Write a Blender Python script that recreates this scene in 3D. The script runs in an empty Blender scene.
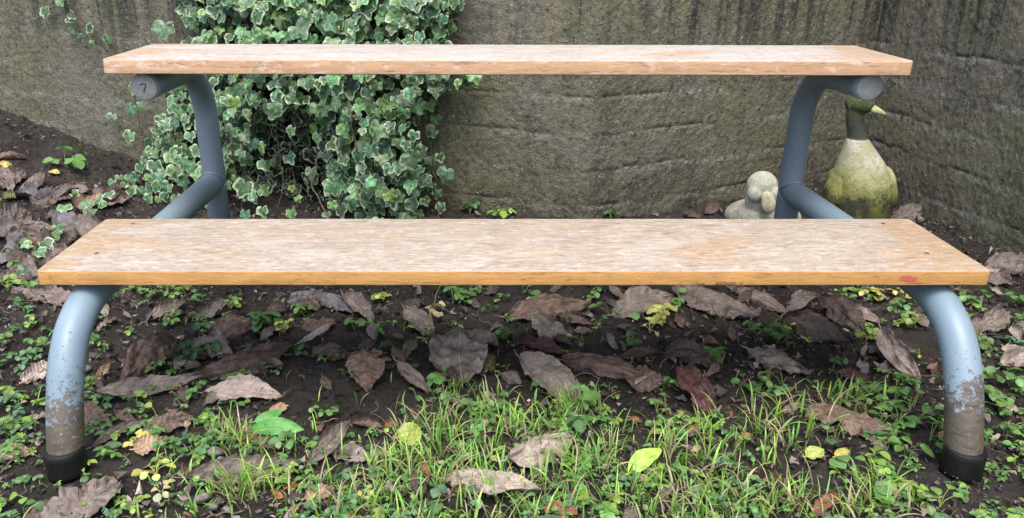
import bpy, math, random
import numpy as np
from mathutils import Vector, Matrix
random.seed(7); RS = np.random.RandomState(11)
S = bpy.context.scene; COL = S.collection
R = math.radians
# ------------------------------------------------------------------ camera numbers
CH = 0.656; PITCH = 21.8; F = 780.0; PX0 = 475.0; PY0 = 259.0
ct, st = math.cos(R(PITCH)), math.sin(R(PITCH))
def ray(px, py):
    a = (px-PX0)/F; r = (PY0-py)/F
    return np.array([a, ct+r*st, -st+r*ct])
def project(P):
    x, y, z = P[0], P[1], P[2]-CH
    d = y*ct - z*st; u = y*st + z*ct
    return PX0+F*x/d, PY0-F*u/d
# ------------------------------------------------------------------ noise
TAB = np.random.RandomState(3).rand(512, 512)
def vn(x, y, seed=0):
    x = np.asarray(x, float)+seed*17.31+300; y = np.asarray(y, float)+seed*9.77+300
    xi = np.floor(x).astype(int); yi = np.floor(y).astype(int)
    fx = x-xi; fy = y-yi; fx = fx*fx*(3-2*fx); fy = fy*fy*(3-2*fy)
    a = TAB[xi & 511, yi & 511]; b = TAB[(xi+1) & 511, yi & 511]; c = TAB[xi & 511, (yi+1) & 511]; d = TAB[(xi+1) & 511, (yi+1) & 511]
    return (a*(1-fx)+b*fx)*(1-fy)+(c*(1-fx)+d*fx)*fy
def fbm(x, y, seed=0, o=4, g=0.5):
    s = 0; a = 1; t = 0; f = 1
    for i in range(o):
        s = s+a*vn(np.asarray(x)*f, np.asarray(y)*f, seed+i); t += a; a *= g; f *= 2.03
    return s/t
def sm(a, b, x):
    t = np.clip((np.asarray(x, float)-a)/(b-a), 0, 1); return t*t*(3-2*t)
# ------------------------------------------------------------------ ground height
# wall foot line
KX, KY = 0.28, 1.845            # blunt outer corner of the back wall
LDX, LDY = -math.cos(R(20)), math.sin(R(20))
CX, CY = 1.115, 2.235           # inner corner
RX, RY = 1.262, 1.58
def wall_y(x):
    x = np.asarray(x, float)
    l = KY+(KX-x)*math.tan(R(20)); m = KY+(x-KX)*(CY-KY)/(CX-KX)
    return np.where(x < KX, l, m)
def foot_clear(x, y):
    a = np.sqrt((x+0.549)**2+(y-0.865)**2); b = np.sqrt((x-0.656)**2+(y-0.865)**2)
    return np.maximum(sm(.11, .05, a), sm(.11, .05, b))
def hgt(x, y):
    x = np.asarray(x, float); y = np.asarray(y, float)
    n = 0.030*(fbm(x*5, y*5, 2, 3)-0.5)+0.016*(fbm(x*26, y*26, 5, 3)-0.5)
    bank = 0.175*sm(-0.75, -1.75, x)*sm(1.2, 2.5, y)
    foot = 0.02*sm(0.16, 0.0, wall_y(x)-y)
    return (n+.004)*(1-foot_clear(x, y))+bank+foot-.004
def H(x, y): return float(hgt(x, y))
def ground(px, py):
    d = ray(px, py); t = 0.6
    for _ in range(60):
        p = np.array([0, 0, CH])+d*t
        e = p[2]-H(p[0], p[1])
        t += e/(-d[2])*0.8 if d[2] < -0.05 else 0.02
        if abs(e) < 2e-4: break
    p = np.array([0, 0, CH])+d*t
    if p[1] > float(wall_y(p[0]))-0.02: p[1] = float(wall_y(p[0]))-0.02; p[2] = H(p[0], p[1])
    return p
# ------------------------------------------------------------------ object helpers
def link(o, parent=None):
    COL.objects.link(o)
    if parent is not None:
        o.parent = parent
    return o
def tag(o, label=None, cat=None, group=None, kind=None):
    if label: o['label'] = label
    if cat: o['category'] = cat
    if group: o['group'] = group
    if kind: o['kind'] = kind
    return o
def empty(name, loc=(0, 0, 0), parent=None):
    o = bpy.data.objects.new(name, None); o.empty_display_size = 0.05; o.location = loc
    return link(o, parent)
class MB:
    def __init__(s): s.v = []; s.f = []; s.c = []; s.t = []; s.n = 0
    def add(s, v, f, col=(0.5, 0.5, 0.5), tint=(1, 1, 1)):
        v = np.asarray(v, float).reshape(-1, 3); k = len(v)
        c = np.asarray(col, float)
        if c.ndim == 1: c = np.tile(c, (k, 1))
        t = np.asarray(tint, float)
        if t.ndim == 1: t = np.tile(t, (k, 1))
        s.v.append(v); s.c.append(c); s.t.append(t)
        n = s.n
        s.f += [tuple(i+n for i in q) for q in f]
        s.n += k
    def build(s, name, mat, parent=None, loc=None, smooth=True):
        v = np.concatenate(s.v)
        if loc is not None: v = v-np.asarray(loc)
        me = bpy.data.meshes.new(name); me.from_pydata(v.tolist(), [], s.f)
        for nm, arr in (('leafdata', s.c), ('tint', s.t)):
            a = me.color_attributes.new(nm, 'FLOAT_COLOR', 'POINT')
            cc = np.ones((len(v), 4), np.float32); cc[:, :3] = np.concatenate(arr)
            a.data.foreach_set('color', cc.ravel())
        if smooth: me.polygons.foreach_set('use_smooth', [True]*len(me.polygons))
        me.materials.append(mat); me.update()
        o = bpy.data.objects.new(name, me)
        if loc is not None and parent is None: o.location = tuple(loc)
        return link(o, parent)
def grid_faces(nu, nv, off=0):
    return [(off+i*nv+j, off+(i+1)*nv+j, off+(i+1)*nv+j+1, off+i*nv+j+1) for i in range(nu-1) for j in range(nv-1)]
def norm(a): a = np.asarray(a, float); return a/(np.linalg.norm(a)+1e-12)
def tube_mesh(pts, r, seg=24, caps=True):
    pts = [np.asarray(p, float) for p in pts]; n = len(pts)
    rr = [r]*n if np.isscalar(r) else list(r)
    vs = []; up = None
    for i, p in enumerate(pts):
        t = norm(pts[min(i+1, n-1)]-pts[max(i-1, 0)])
        if up is None:
            up = np.array([1.0, 0, 0]) if abs(t[0]) < 0.8 else np.array([0, 0, 1.0])
        a = norm(up-t*np.dot(up, t)); up = a; b = np.cross(t, a)
        for k in range(seg):
            w = 2*math.pi*k/seg; vs.append(p+rr[i]*(a*math.cos(w)+b*math.sin(w)))
    fs = [(i*seg+k, i*seg+(k+1) % seg, (i+1)*seg+(k+1) % seg, (i+1)*seg+k) for i in range(n-1) for k in range(seg)]
    if caps: fs += [tuple(range(seg))[::-1], tuple((n-1)*seg+k for k in range(seg))]
    return np.array(vs), fs
# ------------------------------------------------------------------ node helpers
def mat(name):
    m = bpy.data.materials.new(name); m.use_nodes = True
    nt = m.node_tree; b = nt.nodes['Principled BSDF']
    return m, nt, b
class N:
    def __init__(s, nt): s.nt = nt
    def new(s, t, **k):
        n = s.nt.nodes.new(t)
        for a, b in k.items(): setattr(n, a, b)
        return n
    def put(s, sock, v):
        if isinstance(v, bpy.types.NodeSocket): s.nt.links.new(v, sock)
        elif isinstance(v, (tuple, list)) and len(v) == 3 and sock.type == 'RGBA': sock.default_value = (*v, 1)
        else: sock.default_value = v
    def math(s, op, a, b=0.0, c=None, clamp=False):
        n = s.new('ShaderNodeMath', operation=op, use_clamp=clamp); s.put(n.inputs[0], a); s.put(n.inputs[1], b)
        if c is not None: s.put(n.inputs[2], c)
        return n.outputs[0]
    def mix(s, f, a, b, mode='MIX'):
        n = s.new('ShaderNodeMix', data_type='RGBA', blend_type=mode); s.put(n.inputs[0], f); s.put(n.inputs[6], a); s.put(n.inputs[7], b)
        return n.outputs[2]
    def noise(s, vec, scale=5, detail=4, rough=0.55, dist=0.0):
        n = s.new('ShaderNodeTexNoise'); s.put(n.inputs['Vector'], vec); s.put(n.inputs['Scale'], scale)
        s.put(n.inputs['Detail'], detail); s.put(n.inputs['Roughness'], rough); s.put(n.inputs['Distortion'], dist); return n.outputs['Fac']
    def vor(s, vec, scale, feature='F1'):
        n = s.new('ShaderNodeTexVoronoi', feature=feature); s.put(n.inputs['Vector'], vec); s.put(n.inputs['Scale'], scale); return n
    def coord(s, kind='Object'): return s.new('ShaderNodeTexCoord').outputs[kind]
    def pos(s): return s.new('ShaderNodeNewGeometry').outputs['Position']
    def scale(s, vec, sc):
        n = s.new('ShaderNodeVectorMath', operation='MULTIPLY'); s.put(n.inputs[0], vec); n.inputs[1].default_value = sc; return n.outputs[0]
    def sep(s, v):
        n = s.new('ShaderNodeSeparateXYZ'); s.put(n.inputs[0], v); return n.outputs
    def attr(s, nm):
        n = s.new('ShaderNodeAttribute'); n.attribute_name = nm; return n
    def ramp(s, f, lo, hi):
        n = s.new('ShaderNodeMapRange', interpolation_type='SMOOTHSTEP'); s.put(n.inputs[0], f); n.inputs[1].default_value = lo; n.inputs[2].default_value = hi; return n.outputs[0]
    def bump(s, h, strength=0.5, dist=0.002, nrm=None):
        n = s.new('ShaderNodeBump'); s.put(n.inputs['Height'], h); n.inputs['Strength'].default_value = strength; n.inputs['Distance'].default_value = dist
        if nrm is not None: s.put(n.inputs['Normal'], nrm)
        return n.outputs[0]
def setb(b, **k):
    for a, v in k.items(): b.inputs[a].default_value = v
# ------------------------------------------------------------------ materials
def m_soil():
    m, nt, b = mat('damp_soil'); n = N(nt); p = n.pos()
    a = n.noise(p, 7, 5, 0.6); c = n.noise(p, 65, 7, 0.8); d = n.noise(p, 190, 3, 0.8)
    col = n.mix(n.ramp(a, .35, .7), (.028, .024, .022), (.062, .052, .046))
    col = n.mix(n.ramp(c, .45, .72), col, (.070, .060, .056))
    col = n.mix(n.ramp(n.noise(p, 11, 4, .6), .56, .72), col, (.035, .045, .016))
    col = n.mix(n.ramp(d, .62, .70), col, (.17, .155, .14))
    n.put(b.inputs['Base Color'], col); setb(b, Roughness=.85); b.inputs['Specular IOR Level'].default_value = .25
    h = n.math('ADD', c, n.math('MULTIPLY', d, .45))
    n.put(b.inputs['Normal'], n.bump(h, 1.0, .014)); return m
def m_wall():
    m, nt, b = mat('weathered_concrete'); n = N(nt); p = n.pos(); z = n.sep(p)[2]
    g = n.attr('tint').outputs['Color']; gr = n.sep(g)      # r groove, g lichen line, b height shade
    big = n.noise(p, 3.2, 4, .6); mid = n.noise(p, 14, 5, .65); fine = n.noise(p, 75, 6, .82); grit = n.noise(p, 165, 3, .75)
    st_ = n.noise(n.scale(p, (15, 15, .7)), 1.6, 5, .6); st2 = n.noise(n.scale(p, (40, 40, 2.2)), 1.0, 3, .6)
    col = n.mix(n.ramp(big, .35, .65), (.190, .178, .142), (.160, .160, .096))
    col = n.mix(n.math('MULTIPLY', n.ramp(mid, .42, .7), .6), col, (.088, .084, .066))
    up = n.ramp(z, .34, .52)
    s1 = n.math('MULTIPLY', n.ramp(st_, .50, .62), n.math('MULTIPLY_ADD', up, .85, .14))
    col = n.mix(s1, col, (.058, .060, .048))
    s2 = n.math('MULTIPLY', n.ramp(st_, .47, .34), n.math('MULTIPLY_ADD', up, .6, .10))
    col = n.mix(s2, col, (.225, .205, .115))
    s3 = n.math('MULTIPLY', n.ramp(st2, .62, .74), n.math('MULTIPLY', up, .55))
    col = n.mix(s3, col, (.155, .105, .082))
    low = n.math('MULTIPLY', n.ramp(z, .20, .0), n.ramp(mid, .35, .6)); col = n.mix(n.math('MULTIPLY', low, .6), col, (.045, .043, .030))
    col = n.mix(n.math('MULTIPLY', n.ramp(fine, .53, .66), .6), col, (.27, .265, .22))
    col = n.mix(n.math('MULTIPLY', n.ramp(grit, .60, .68), n.math('MULTIPLY', n.ramp(mid, .30, .55), .8)), col, (.45, .45, .41))
    col = n.mix(n.math('MULTIPLY', n.ramp(fine, .47, .36), .85), col, (.036, .037, .030))
    lich = n.math('MULTIPLY', gr[1], n.ramp(fine, .40, .60)); col = n.mix(n.math('MULTIPLY', lich, .75), col, (.32, .315, .29))
    col = n.mix(n.math('MULTIPLY', gr[0], .7), col, (.020, .019, .016))
    n.put(b.inputs['Base Color'], col); setb(b, Roughness=.93); b.inputs['Specular IOR Level'].default_value = .15
    hh = n.math('ADD', fine, n.math('MULTIPLY', grit, 1.4))
    n.put(b.inputs['Normal'], n.bump(hh, 1.0, .005)); return m
def m_wood(name, upper):
    m, nt, b = mat(name); n = N(nt); p = n.coord(); s = n.sep(p)
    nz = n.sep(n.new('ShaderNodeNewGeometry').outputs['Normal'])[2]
    g1 = n.noise(n.scale(p, (9, 60, 60)), 1.5, 8, .8, .5); g2 = n.noise(n.scale(p, (22, 210, 210)), 1.0, 5, .8, .2)
    blotch = n.noise(n.scale(p, (3, 9, 9)), 1.6, 5, .62); pores = n.noise(n.scale(p, (38, 330, 330)), 1.0, 3, .7)
    warm = (.44, .235, .075) if not upper else (.43, .27, .155)
    top = n.mix(n.ramp(g1, .35, .65), (.37, .295, .225) if not upper else (.42, .37, .32), (.47, .39, .315) if not upper else (.55, .50, .45))
    top = n.mix(n.math('MULTIPLY', n.ramp(g2, .52, .66), .55), top, (.60, .545, .49))
    endw = n.ramp(n.math('ABSOLUTE', s[0]), .50, .66)
    wm = n.math('MULTIPLY', n.ramp(n.math('ADD', blotch, n.math('MULTIPLY', endw, .22)), .54, .70), .75)
    top = n.mix(wm, top, (.45, .29, .155))
    mot = n.noise(n.scale(p, (14, 26, 26)), 1.0, 6, .75); top = n.mix(n.math('MULTIPLY', n.ramp(mot, .50, .64), .4), top, (.33, .265, .21))
    top = n.mix(n.math('MULTIPLY', n.ramp(mot, .46, .36), .4), top, (.58, .52, .46))
    top = n.mix(n.math('MULTIPLY', n.ramp(blotch, .42, .28), .6), top, (.64, .56, .52))
    top = n.mix(n.math('MULTIPLY', n.ramp(g1, .36, .27), .6), top, (.20, .15, .12))
    top = n.mix(n.math('MULTIPLY', n.ramp(pores, .55, .63), .7), top, (.20, .145, .105))
    sp = n.noise(n.scale(p, (34, 90, 90)), 1.0, 5, .75); top = n.mix(n.math('MULTIPLY', n.ramp(sp, .62, .70), .6), top, (.70, .65, .60))
    side = n.mix(n.ramp(g1, .35, .66), warm, tuple(c*1.28 for c in warm))
    side = n.mix(n.math('MULTIPLY', n.ramp(g2, .55, .75), .45), side, (.62, .45, .30))
    side = n.mix(n.math('MULTIPLY', n.ramp(g2, .46, .34), .75), side, tuple(c*.45 for c in warm))
    if upper:
        side = n.mix(n.math('MULTIPLY', n.ramp(sp, .52, .64), .6), side, (.64, .54, .47))
    else:
        side = n.mix(n.math('MULTIPLY', n.ramp(sp, .56, .68), .6), side, (.20, .11, .055))
        # red paint smudge and dark bruises on the front edge
        dx = n.math('DIVIDE', n.math('SUBTRACT', s[0], .542), .016); dz = n.math('DIVIDE', n.math('ADD', s[2], .001), .0055)
        rr = n.math('ADD', n.math('MULTIPLY', dx, dx), n.math('MULTIPLY', dz, dz))
        rn = n.math('ADD', rr, n.math('MULTIPLY_ADD', n.noise(p, 190, 3, .7), 2.6, -1.3))
        side = n.mix(n.math('MULTIPLY', n.ramp(rn, 1.0, .5), .8), side, (.42, .07, .07))
        bd = n.math('MULTIPLY', n.ramp(n.math('ABSOLUTE', n.math('SUBTRACT', s[0], .285)), .055, .02), n.ramp(s[2], -.002, -.011))
        side = n.mix(n.math('MULTIPLY', bd, n.ramp(n.noise(p, 90, 3, .6), .42, .58)), side, (.10, .045, .03))
    pch = n.noise(n.scale(p, (7, 14, 14)), 1.0, 6, .7); top = n.mix(n.math('MULTIPLY', n.ramp(pch, .52, .66), .26), top, (.66, .61, .55)); dsh = n.noise(n.scale(p, (60, 150, 150)), 1.0, 4, .8)
    top = n.mix(n.math('MULTIPLY', n.ramp(dsh, .56, .64), .55), top, (.25, .19, .135)); top = n.mix(n.math('MULTIPLY', n.ramp(dsh, .44, .36), .45), top, (.70, .66, .61))
    if not upper: top = n.mix(1.0, top, (.79, .815, .80), 'MULTIPLY')
    else: top = n.mix(1.0, top, (.82, .84, .84), 'MULTIPLY')
    edge = n.ramp(n.math('ABSOLUTE', s[2]), .0080, .0120)
    side = n.mix(n.math('MULTIPLY', edge, .35), side, (.62, .50, .40))
    col = n.mix(n.ramp(n.math('ADD', nz, n.math('MULTIPLY_ADD', sp, .7, -.35)), .35, .75), side, top)
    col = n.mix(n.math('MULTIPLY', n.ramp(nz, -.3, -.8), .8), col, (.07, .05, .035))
    n.put(b.inputs['Base Color'], col); setb(b, Roughness=.72); b.inputs['Specular IOR Level'].default_value = .3
    h = n.math('ADD', n.math('ADD', g1, n.math('MULTIPLY', g2, .5)), n.math('MULTIPLY', pores, -.4))
    n.put(b.inputs['Normal'], n.bump(h, .5, .0015)); return m
def m_tube():
    m, nt, b = mat('chipped_blue_grey_paint'); n = N(nt); p = n.pos(); s = n.sep(p)
    a = n.noise(p, 30, 5, .75); f = n.noise(p, 150, 5, .82); big = n.noise(p, 6, 3, .5)
    front = n.ramp(s[1], 1.2, 1.0)
    g_ = n.noise(p, 8.5, 2, .5); z = n.math('ADD', n.math('ADD', s[2], n.math('MULTIPLY_ADD', g_, -.16, .08)), n.math('MULTIPLY_ADD', f, -.24, n.math('MULTIPLY_ADD', a, -.16, .20)))
    bare = n.math('MULTIPLY', n.math('MULTIPLY', n.ramp(z, .097, .082), front), .92)
    zz = n.math('ADD', s[2], n.math('MULTIPLY_ADD', f, -.75, .430)); chips = n.math('MULTIPLY', n.ramp(zz, .125, .11), front)
    paint = n.mix(n.ramp(big, .35, .65), (.165, .235, .285), (.21, .285, .335))
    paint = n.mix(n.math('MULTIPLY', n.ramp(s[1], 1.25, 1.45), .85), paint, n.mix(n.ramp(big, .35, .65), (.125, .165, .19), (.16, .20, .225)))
    paint = n.mix(n.math('MULTIPLY', n.ramp(f, .60, .72), .25), paint, (.30, .36, .40))
    paint = n.mix(n.math('MULTIPLY', n.ramp(n.noise(n.scale(p, (60, 60, 14)), 1, 4, .7), .62, .70), .35), paint, (.08, .10, .11))
    rust = n.mix(n.ramp(f, .38, .62), (.070, .056, .038), (.165, .135, .098))
    rust = n.mix(n.ramp(n.noise(n.scale(p, (30, 30, 200)), 1, 3, .6), .5, .7), rust, (.065, .045, .028))
    col = n.mix(chips, paint, (.075, .060, .045)); col = n.mix(bare, col, rust)
    n.put(b.inputs['Base Color'], col)
    n.put(b.inputs['Metallic'], n.math('MULTIPLY', bare, .35))
    n.put(b.inputs['Roughness'], n.math('MULTIPLY_ADD', n.math('ADD', chips, bare, clamp=True), .16, n.math('MULTIPLY_ADD', a, .25, .30)))
    h = n.math('ADD', n.math('MULTIPLY', n.math('MAXIMUM', chips, bare), -1.0), n.math('MULTIPLY', f, .3))
    n.put(b.inputs['Normal'], n.bump(h, .5, .0009)); return m
def m_plain(name, c, rough=.6, var=.25, sc=40, bump=.3, spec=.4):
    m, nt, b = mat(name); n = N(nt); p = n.pos(); f = n.noise(p, sc, 5, .65)
    col = n.mix(n.ramp(f, .3, .7), tuple(x*(1-var) for x in c), tuple(min(1, x*(1+var)) for x in c))
    n.put(b.inputs['Base Color'], col); setb(b, Roughness=rough); b.inputs['Specular IOR Level'].default_value = spec
    n.put(b.inputs['Normal'], n.bump(f, bump, .001)); return m
def m_deadleaf():
    m, nt, b = mat('dry_leaf'); n = N(nt); p = n.pos()
    d = n.sep(n.attr('leafdata').outputs['Color']); t = n.attr('tint').outputs['Color']   # d: x rand, y |v|, z u
    a = n.noise(p, 45, 5, .65); f = n.noise(p, 260, 3, .7)
    col = n.mix(n.ramp(a, .35, .68), n.mix(1.0, t, (.62, .56, .52), 'MULTIPLY'), n.mix(1.0, t, (1.35, 1.3, 1.27), 'MULTIPLY'))
    col = n.mix(n.math('MULTIPLY', n.ramp(f, .55, .72), .45), col, n.mix(1.0, t, (2.1, 2.05, 2.0), 'MULTIPLY'))
    col = n.mix(n.math('MULTIPLY', n.ramp(f, .42, .28), .5), col, n.mix(1.0, t, (.4, .35, .33), 'MULTIPLY'))
    ph = n.math('FRACT', n.math('MULTIPLY', n.math('SUBTRACT', d[2], n.math('MULTIPLY', d[1], .13)), 8.0))
    vein = n.ramp(n.math('ABSOLUTE', n.math('SUBTRACT', ph, .5)), .07, .0); mid = n.ramp(d[1], .055, .015)
    vv = n.math('MAXIMUM', n.math('MULTIPLY', vein, .45), mid)
    col = n.mix(n.math('MULTIPLY', vv, .6), col, n.mix(1.0, t, (1.9, 1.75, 1.6), 'MULTIPLY'))
    spots = n.math('MULTIPLY', n.ramp(n.noise(p, 90, 2, .5), .66, .72), .6); col = n.mix(spots, col, n.mix(1.0, t, (.3, .26, .25), 'MULTIPLY'))
    n.put(b.inputs['Base Color'], col); setb(b, Roughness=.55); b.inputs['Specular IOR Level'].default_value = .45
    h = n.math('ADD', n.math('MULTIPLY', vv, .7), n.math('ADD', n.math('MULTIPLY', f, .5), a))
    n.put(b.inputs['Normal'], n.bump(h, .8, .0035)); return m
def m_leaf(name, rough=.45, transl=.3, vein=True):
    m, nt, b = mat(name); n = N(nt); p = n.pos()
    d = n.sep(n.attr('leafdata').outputs['Color']); t = n.attr('tint').outputs['Color']
    a = n.noise(p, 70, 4, .6)
    col = n.mix(n.ramp(a, .3, .7), n.mix(1.0, t, (.75, .8, .75), 'MULTIPLY'), n.mix(1.0, t, (1.2, 1.15, 1.15), 'MULTIPLY'))
    if vein:
        mid = n.ramp(d[1], .10, .02); col = n.mix(n.math('MULTIPLY', mid, .4), col, n.mix(1.0, t, (1.8, 1.5, 1.6), 'MULTIPLY'))
    n.put(b.inputs['Base Color'], col); setb(b, Roughness=rough)
    n.put(b.inputs['Normal'], n.bump(a, .4, .001))
    tr = n.new('ShaderNodeBsdfTranslucent'); n.put(tr.inputs[0], n.mix(1.0, col, (1.3, 1.5, .7), 'MULTIPLY'))
    ms = n.new('ShaderNodeMixShader'); ms.inputs[0].default_value = transl
    nt.links.new(b.outputs[0], ms.inputs[1]); nt.links.new(tr.outputs[0], ms.inputs[2])
    nt.links.new(ms.outputs[0], nt.nodes['Material Output'].inputs[0]); return m
def m_ivy():
    m, nt, b = mat('variegated_ivy_leaf'); n = N(nt); p = n.pos()
    d = n.sep(n.attr('leafdata').outputs['Color']); t = n.attr('tint').outputs['Color']   # x rand, y edge, z vein
    a = n.noise(p, 110, 3, .6); a2 = n.noise(p, 300, 2, .6)
    g = n.mix(n.ramp(a, .38, .62), n.mix(1.0, t, (.70, .72, .70), 'MULTIPLY'), n.mix(1.0, t, (1.75, 1.55, 1.9), 'MULTIPLY'))
    g = n.mix(n.math('MULTIPLY', n.ramp(d[2], .6, .95), .45), g, n.mix(1.0, t, (2.4, 2.0, 2.2), 'MULTIPLY'))
    th = n.math('ADD', d[1], n.math('MULTIPLY_ADD', a, 1.0, n.math('MULTIPLY_ADD', d[0], .34, -.66)))
    e = n.ramp(th, .78, 1.02)
    col = n.mix(n.math('MULTIPLY', e, .85), g, n.mix(n.ramp(a2, .4, .6), (.30, .42, .22), (.47, .56, .36)))
    n.put(b.inputs['Base Color'], col); setb(b, Roughness=.42)
    n.put(b.inputs['Normal'], n.bump(n.math('ADD', a, n.math('MULTIPLY', d[2], .4)), .35, .0012))
    tr = n.new('ShaderNodeBsdfTranslucent'); n.put(tr.inputs[0], col)
    ms = n.new('ShaderNodeMixShader'); ms.inputs[0].default_value = .16
    nt.links.new(b.outputs[0], ms.inputs[1]); nt.links.new(tr.outputs[0], ms.inputs[2])
    nt.links.new(ms.outputs[0], nt.nodes['Material Output'].inputs[0]); return m
def m_statue(name, layers, moss, spots, neck=None):
    """layers: list of (z, colour) rising"""
    m, nt, b = mat(name); n = N(nt); p = n.coord(); z = n.sep(p)[2]
    a = n.noise(p, 34, 6, .8); f = n.noise(p, 70, 6, .85); big = n.noise(p, 11, 6, .72)
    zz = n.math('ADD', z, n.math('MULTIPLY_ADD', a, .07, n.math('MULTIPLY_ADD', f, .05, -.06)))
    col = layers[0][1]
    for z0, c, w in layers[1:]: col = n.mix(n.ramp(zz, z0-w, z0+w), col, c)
    nx = n.sep(p)[0]
    col = n.mix(n.math('MULTIPLY', n.ramp(big, .44, .56), moss), col, (.25, .26, .045))
    col = n.mix(n.math('MULTIPLY', n.ramp(f, .56, .68), .55), col, (.42, .42, .30))
    col = n.mix(n.math('MULTIPLY', n.ramp(f, .44, .32), spots), col, (.035, .038, .018))
    if neck:
        nk = n.mix(n.ramp(f, .58, .70), (.060, .066, .052), (.30, .31, .24)); nk = n.mix(n.ramp(z, .275, .29), nk, n.mix(n.ramp(f, .5, .68), (.050, .070, .022), (.26, .28, .15)))
        col = n.mix(n.ramp(z, neck-.002, neck+.002), col, nk)
    n.put(b.inputs['Base Color'], col); setb(b, Roughness=.85)
    n.put(b.inputs['Normal'], n.bump(n.math('ADD', f, a), 1.0, .006)); return m
SOIL = m_soil(); WALL = m_wall(); WOOD_L = m_wood('worn_plank_varnished', False); WOOD_U = m_wood('worn_plank_bleached', True)
TUBE = m_tube(); RUBBER = m_plain('black_rubber', (.0065, .007, .0075), .6, .4, 60, .3, .25); CAP = m_plain('grey_plastic_cap', (.27, .285, .27), .6, .15, 90)
INK = m_plain('dark_mark', (.03, .03, .035), .6); CLEAT = m_plain('red_brown_wood', (.10, .035, .015), .7, .4, 60); STEEL = m_plain('dull_screw', (.10, .09, .085), .5)
DEAD = m_deadleaf(); IVY = m_ivy(); STEM = m_plain('ivy_stem', (.10, .075, .05), .8, .4, 80)
GRASS = m_leaf('grass_blade', .5, .35, False); WEED = m_leaf('weed_leaf', .45, .3); GSTEM = m_leaf('green_stem', .5, .2, False)
STONE = m_plain('grey_stone', (.13, .118, .105), .85, .45, 120, .8)
TWIG = m_plain('twig_bark', (.14, .105, .075), .85, .4, 120)
# ------------------------------------------------------------------ ground
def make_ground():
    def axis(lo, hi, step, far):
        a = list(np.arange(lo, hi, step)); w = step; x = hi
        while x < far: a.append(x); w *= 1.5; x += w
        a.append(far); w = step; x = lo-step; b = []
        while x > -far: b.append(x); w *= 1.5; x -= w
        b.append(-far)
        return np.array(b[::-1]+a)
    xs = axis(-1.75, 1.45, .0042, 60); ys = axis(.6, 2.5, .0042, 60)
    X, Y = np.meshgrid(xs, ys, indexing='ij')
    Z = hgt(X, Y)
    n1 = fbm(X*55, Y*55, 21, 3); n2 = vn(X*150, Y*150, 33)
    Z = Z+(-.005+.015*(n1-.45)*(.35+.65*sm(.38, .62, fbm(X*9, Y*9, 40, 2)))+.010*n2-.0055)*(1-.8*foot_clear(X, Y))
    Z = np.where((np.abs(X) > 4) | (np.abs(Y) > 5), -.01, Z)
    mb = MB(); V = np.stack([X, Y, Z], -1).reshape(-1, 3)
    mb.add(V, grid_faces(len(xs), len(ys)))
    o = mb.build('ground', SOIL); tag(o, kind='structure')
make_ground()
# soil crumbs
def crumbs():
    mb = MB(); ico = []
    t = (1+5**.5)/2
    iv = np.array([(-1, t, 0), (1, t, 0), (-1, -t, 0), (1, -t, 0), (0, -1, t), (0, 1, t), (0, -1, -t), (0, 1, -t), (t, 0, -1), (t, 0, 1), (-t, 0, -1), (-t, 0, 1)])/1.9
    fc = [(0, 11, 5), (0, 5, 1), (0, 1, 7), (0, 7, 10), (0, 10, 11), (1, 5, 9), (5, 11, 4), (11, 10, 2), (10, 7, 6), (7, 1, 8), (3, 9, 4), (3, 4, 2), (3, 2, 6), (3, 6, 8), (3, 8, 9), (4, 9, 5), (2, 4, 11), (6, 2, 10), (8, 6, 7), (9, 8, 1)]
    for i in range(11000):
        x = RS.uniform(-1.7, 1.4); y = RS.uniform(.6, 2.4)
        if y > float(wall_y(x))-.02 or vn(x*7, y*7, 50) < .35: continue
        s = RS.choice([.002, .003, .0045, .007], p=[.45, .33, .17, .05])*RS.uniform(.7, 1.2)
        v = iv*s*RS.uniform(.6, 1.3, (12, 1))*np.array([1.2, 1, .8])
        mb.add(v+np.array([x, y, H(x, y)+s*.3]), fc)
    o = mb.build('soil_crumbs', SOIL, smooth=False); tag(o, 'small crumbs of dark damp soil scattered over the bare ground', 'soil', kind='stuff')
crumbs()
def litter():
    mb = MB(); rs = np.random.RandomState(91); k = 0
    cols = [(.030, .022, .018), (.055, .040, .032), (.10, .078, .065), (.17, .14, .12), (.27, .23, .19), (.12, .06, .035), (.06, .05, .05)]
    while k < 20000:
        x = rs.uniform(-1.75, 1.4); y = .6+1.9*rs.rand()**1.3
        if y > float(wall_y(x))-.015: continue
        if vn(x*6+3, y*6, 63) < .30: continue
        s_ = rs.choice([.0022, .0035, .0055, .0095], p=[.32, .33, .25, .10])*rs.uniform(.7, 1.3); n_ = rs.randint(4, 7)
        a = np.sort(rs.uniform(0, 2*math.pi, n_)); r = s_*rs.uniform(.5, 1.1, n_)
        v = np.column_stack([r*np.cos(a)*rs.uniform(.8, 1.8), r*np.sin(a)*.75, s_*.35*rs.randn(n_)]); v = np.vstack([v, [0, 0, s_*.3]])
        v = v@rotm(rs.uniform(0, 6.3), rs.randn()*.45, rs.randn()*.45).T+np.array([x, y, H(x, y)+.0025+s_*.25])
        mb.add(v, [(i, (i+1) % n_, n_) for i in range(n_)], (.5, .5, .3), np.array(cols[rs.choice(7, p=[.2, .24, .2, .13, .06, .07, .10])])*rs.uniform(.7, 1.3)); k += 1
    o = mb.build('leaf_litter', LIT, smooth=False); tag(o, 'crumbled bits of old leaf and bark mixed into the soil surface', 'leaf litter', kind='stuff')
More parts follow.
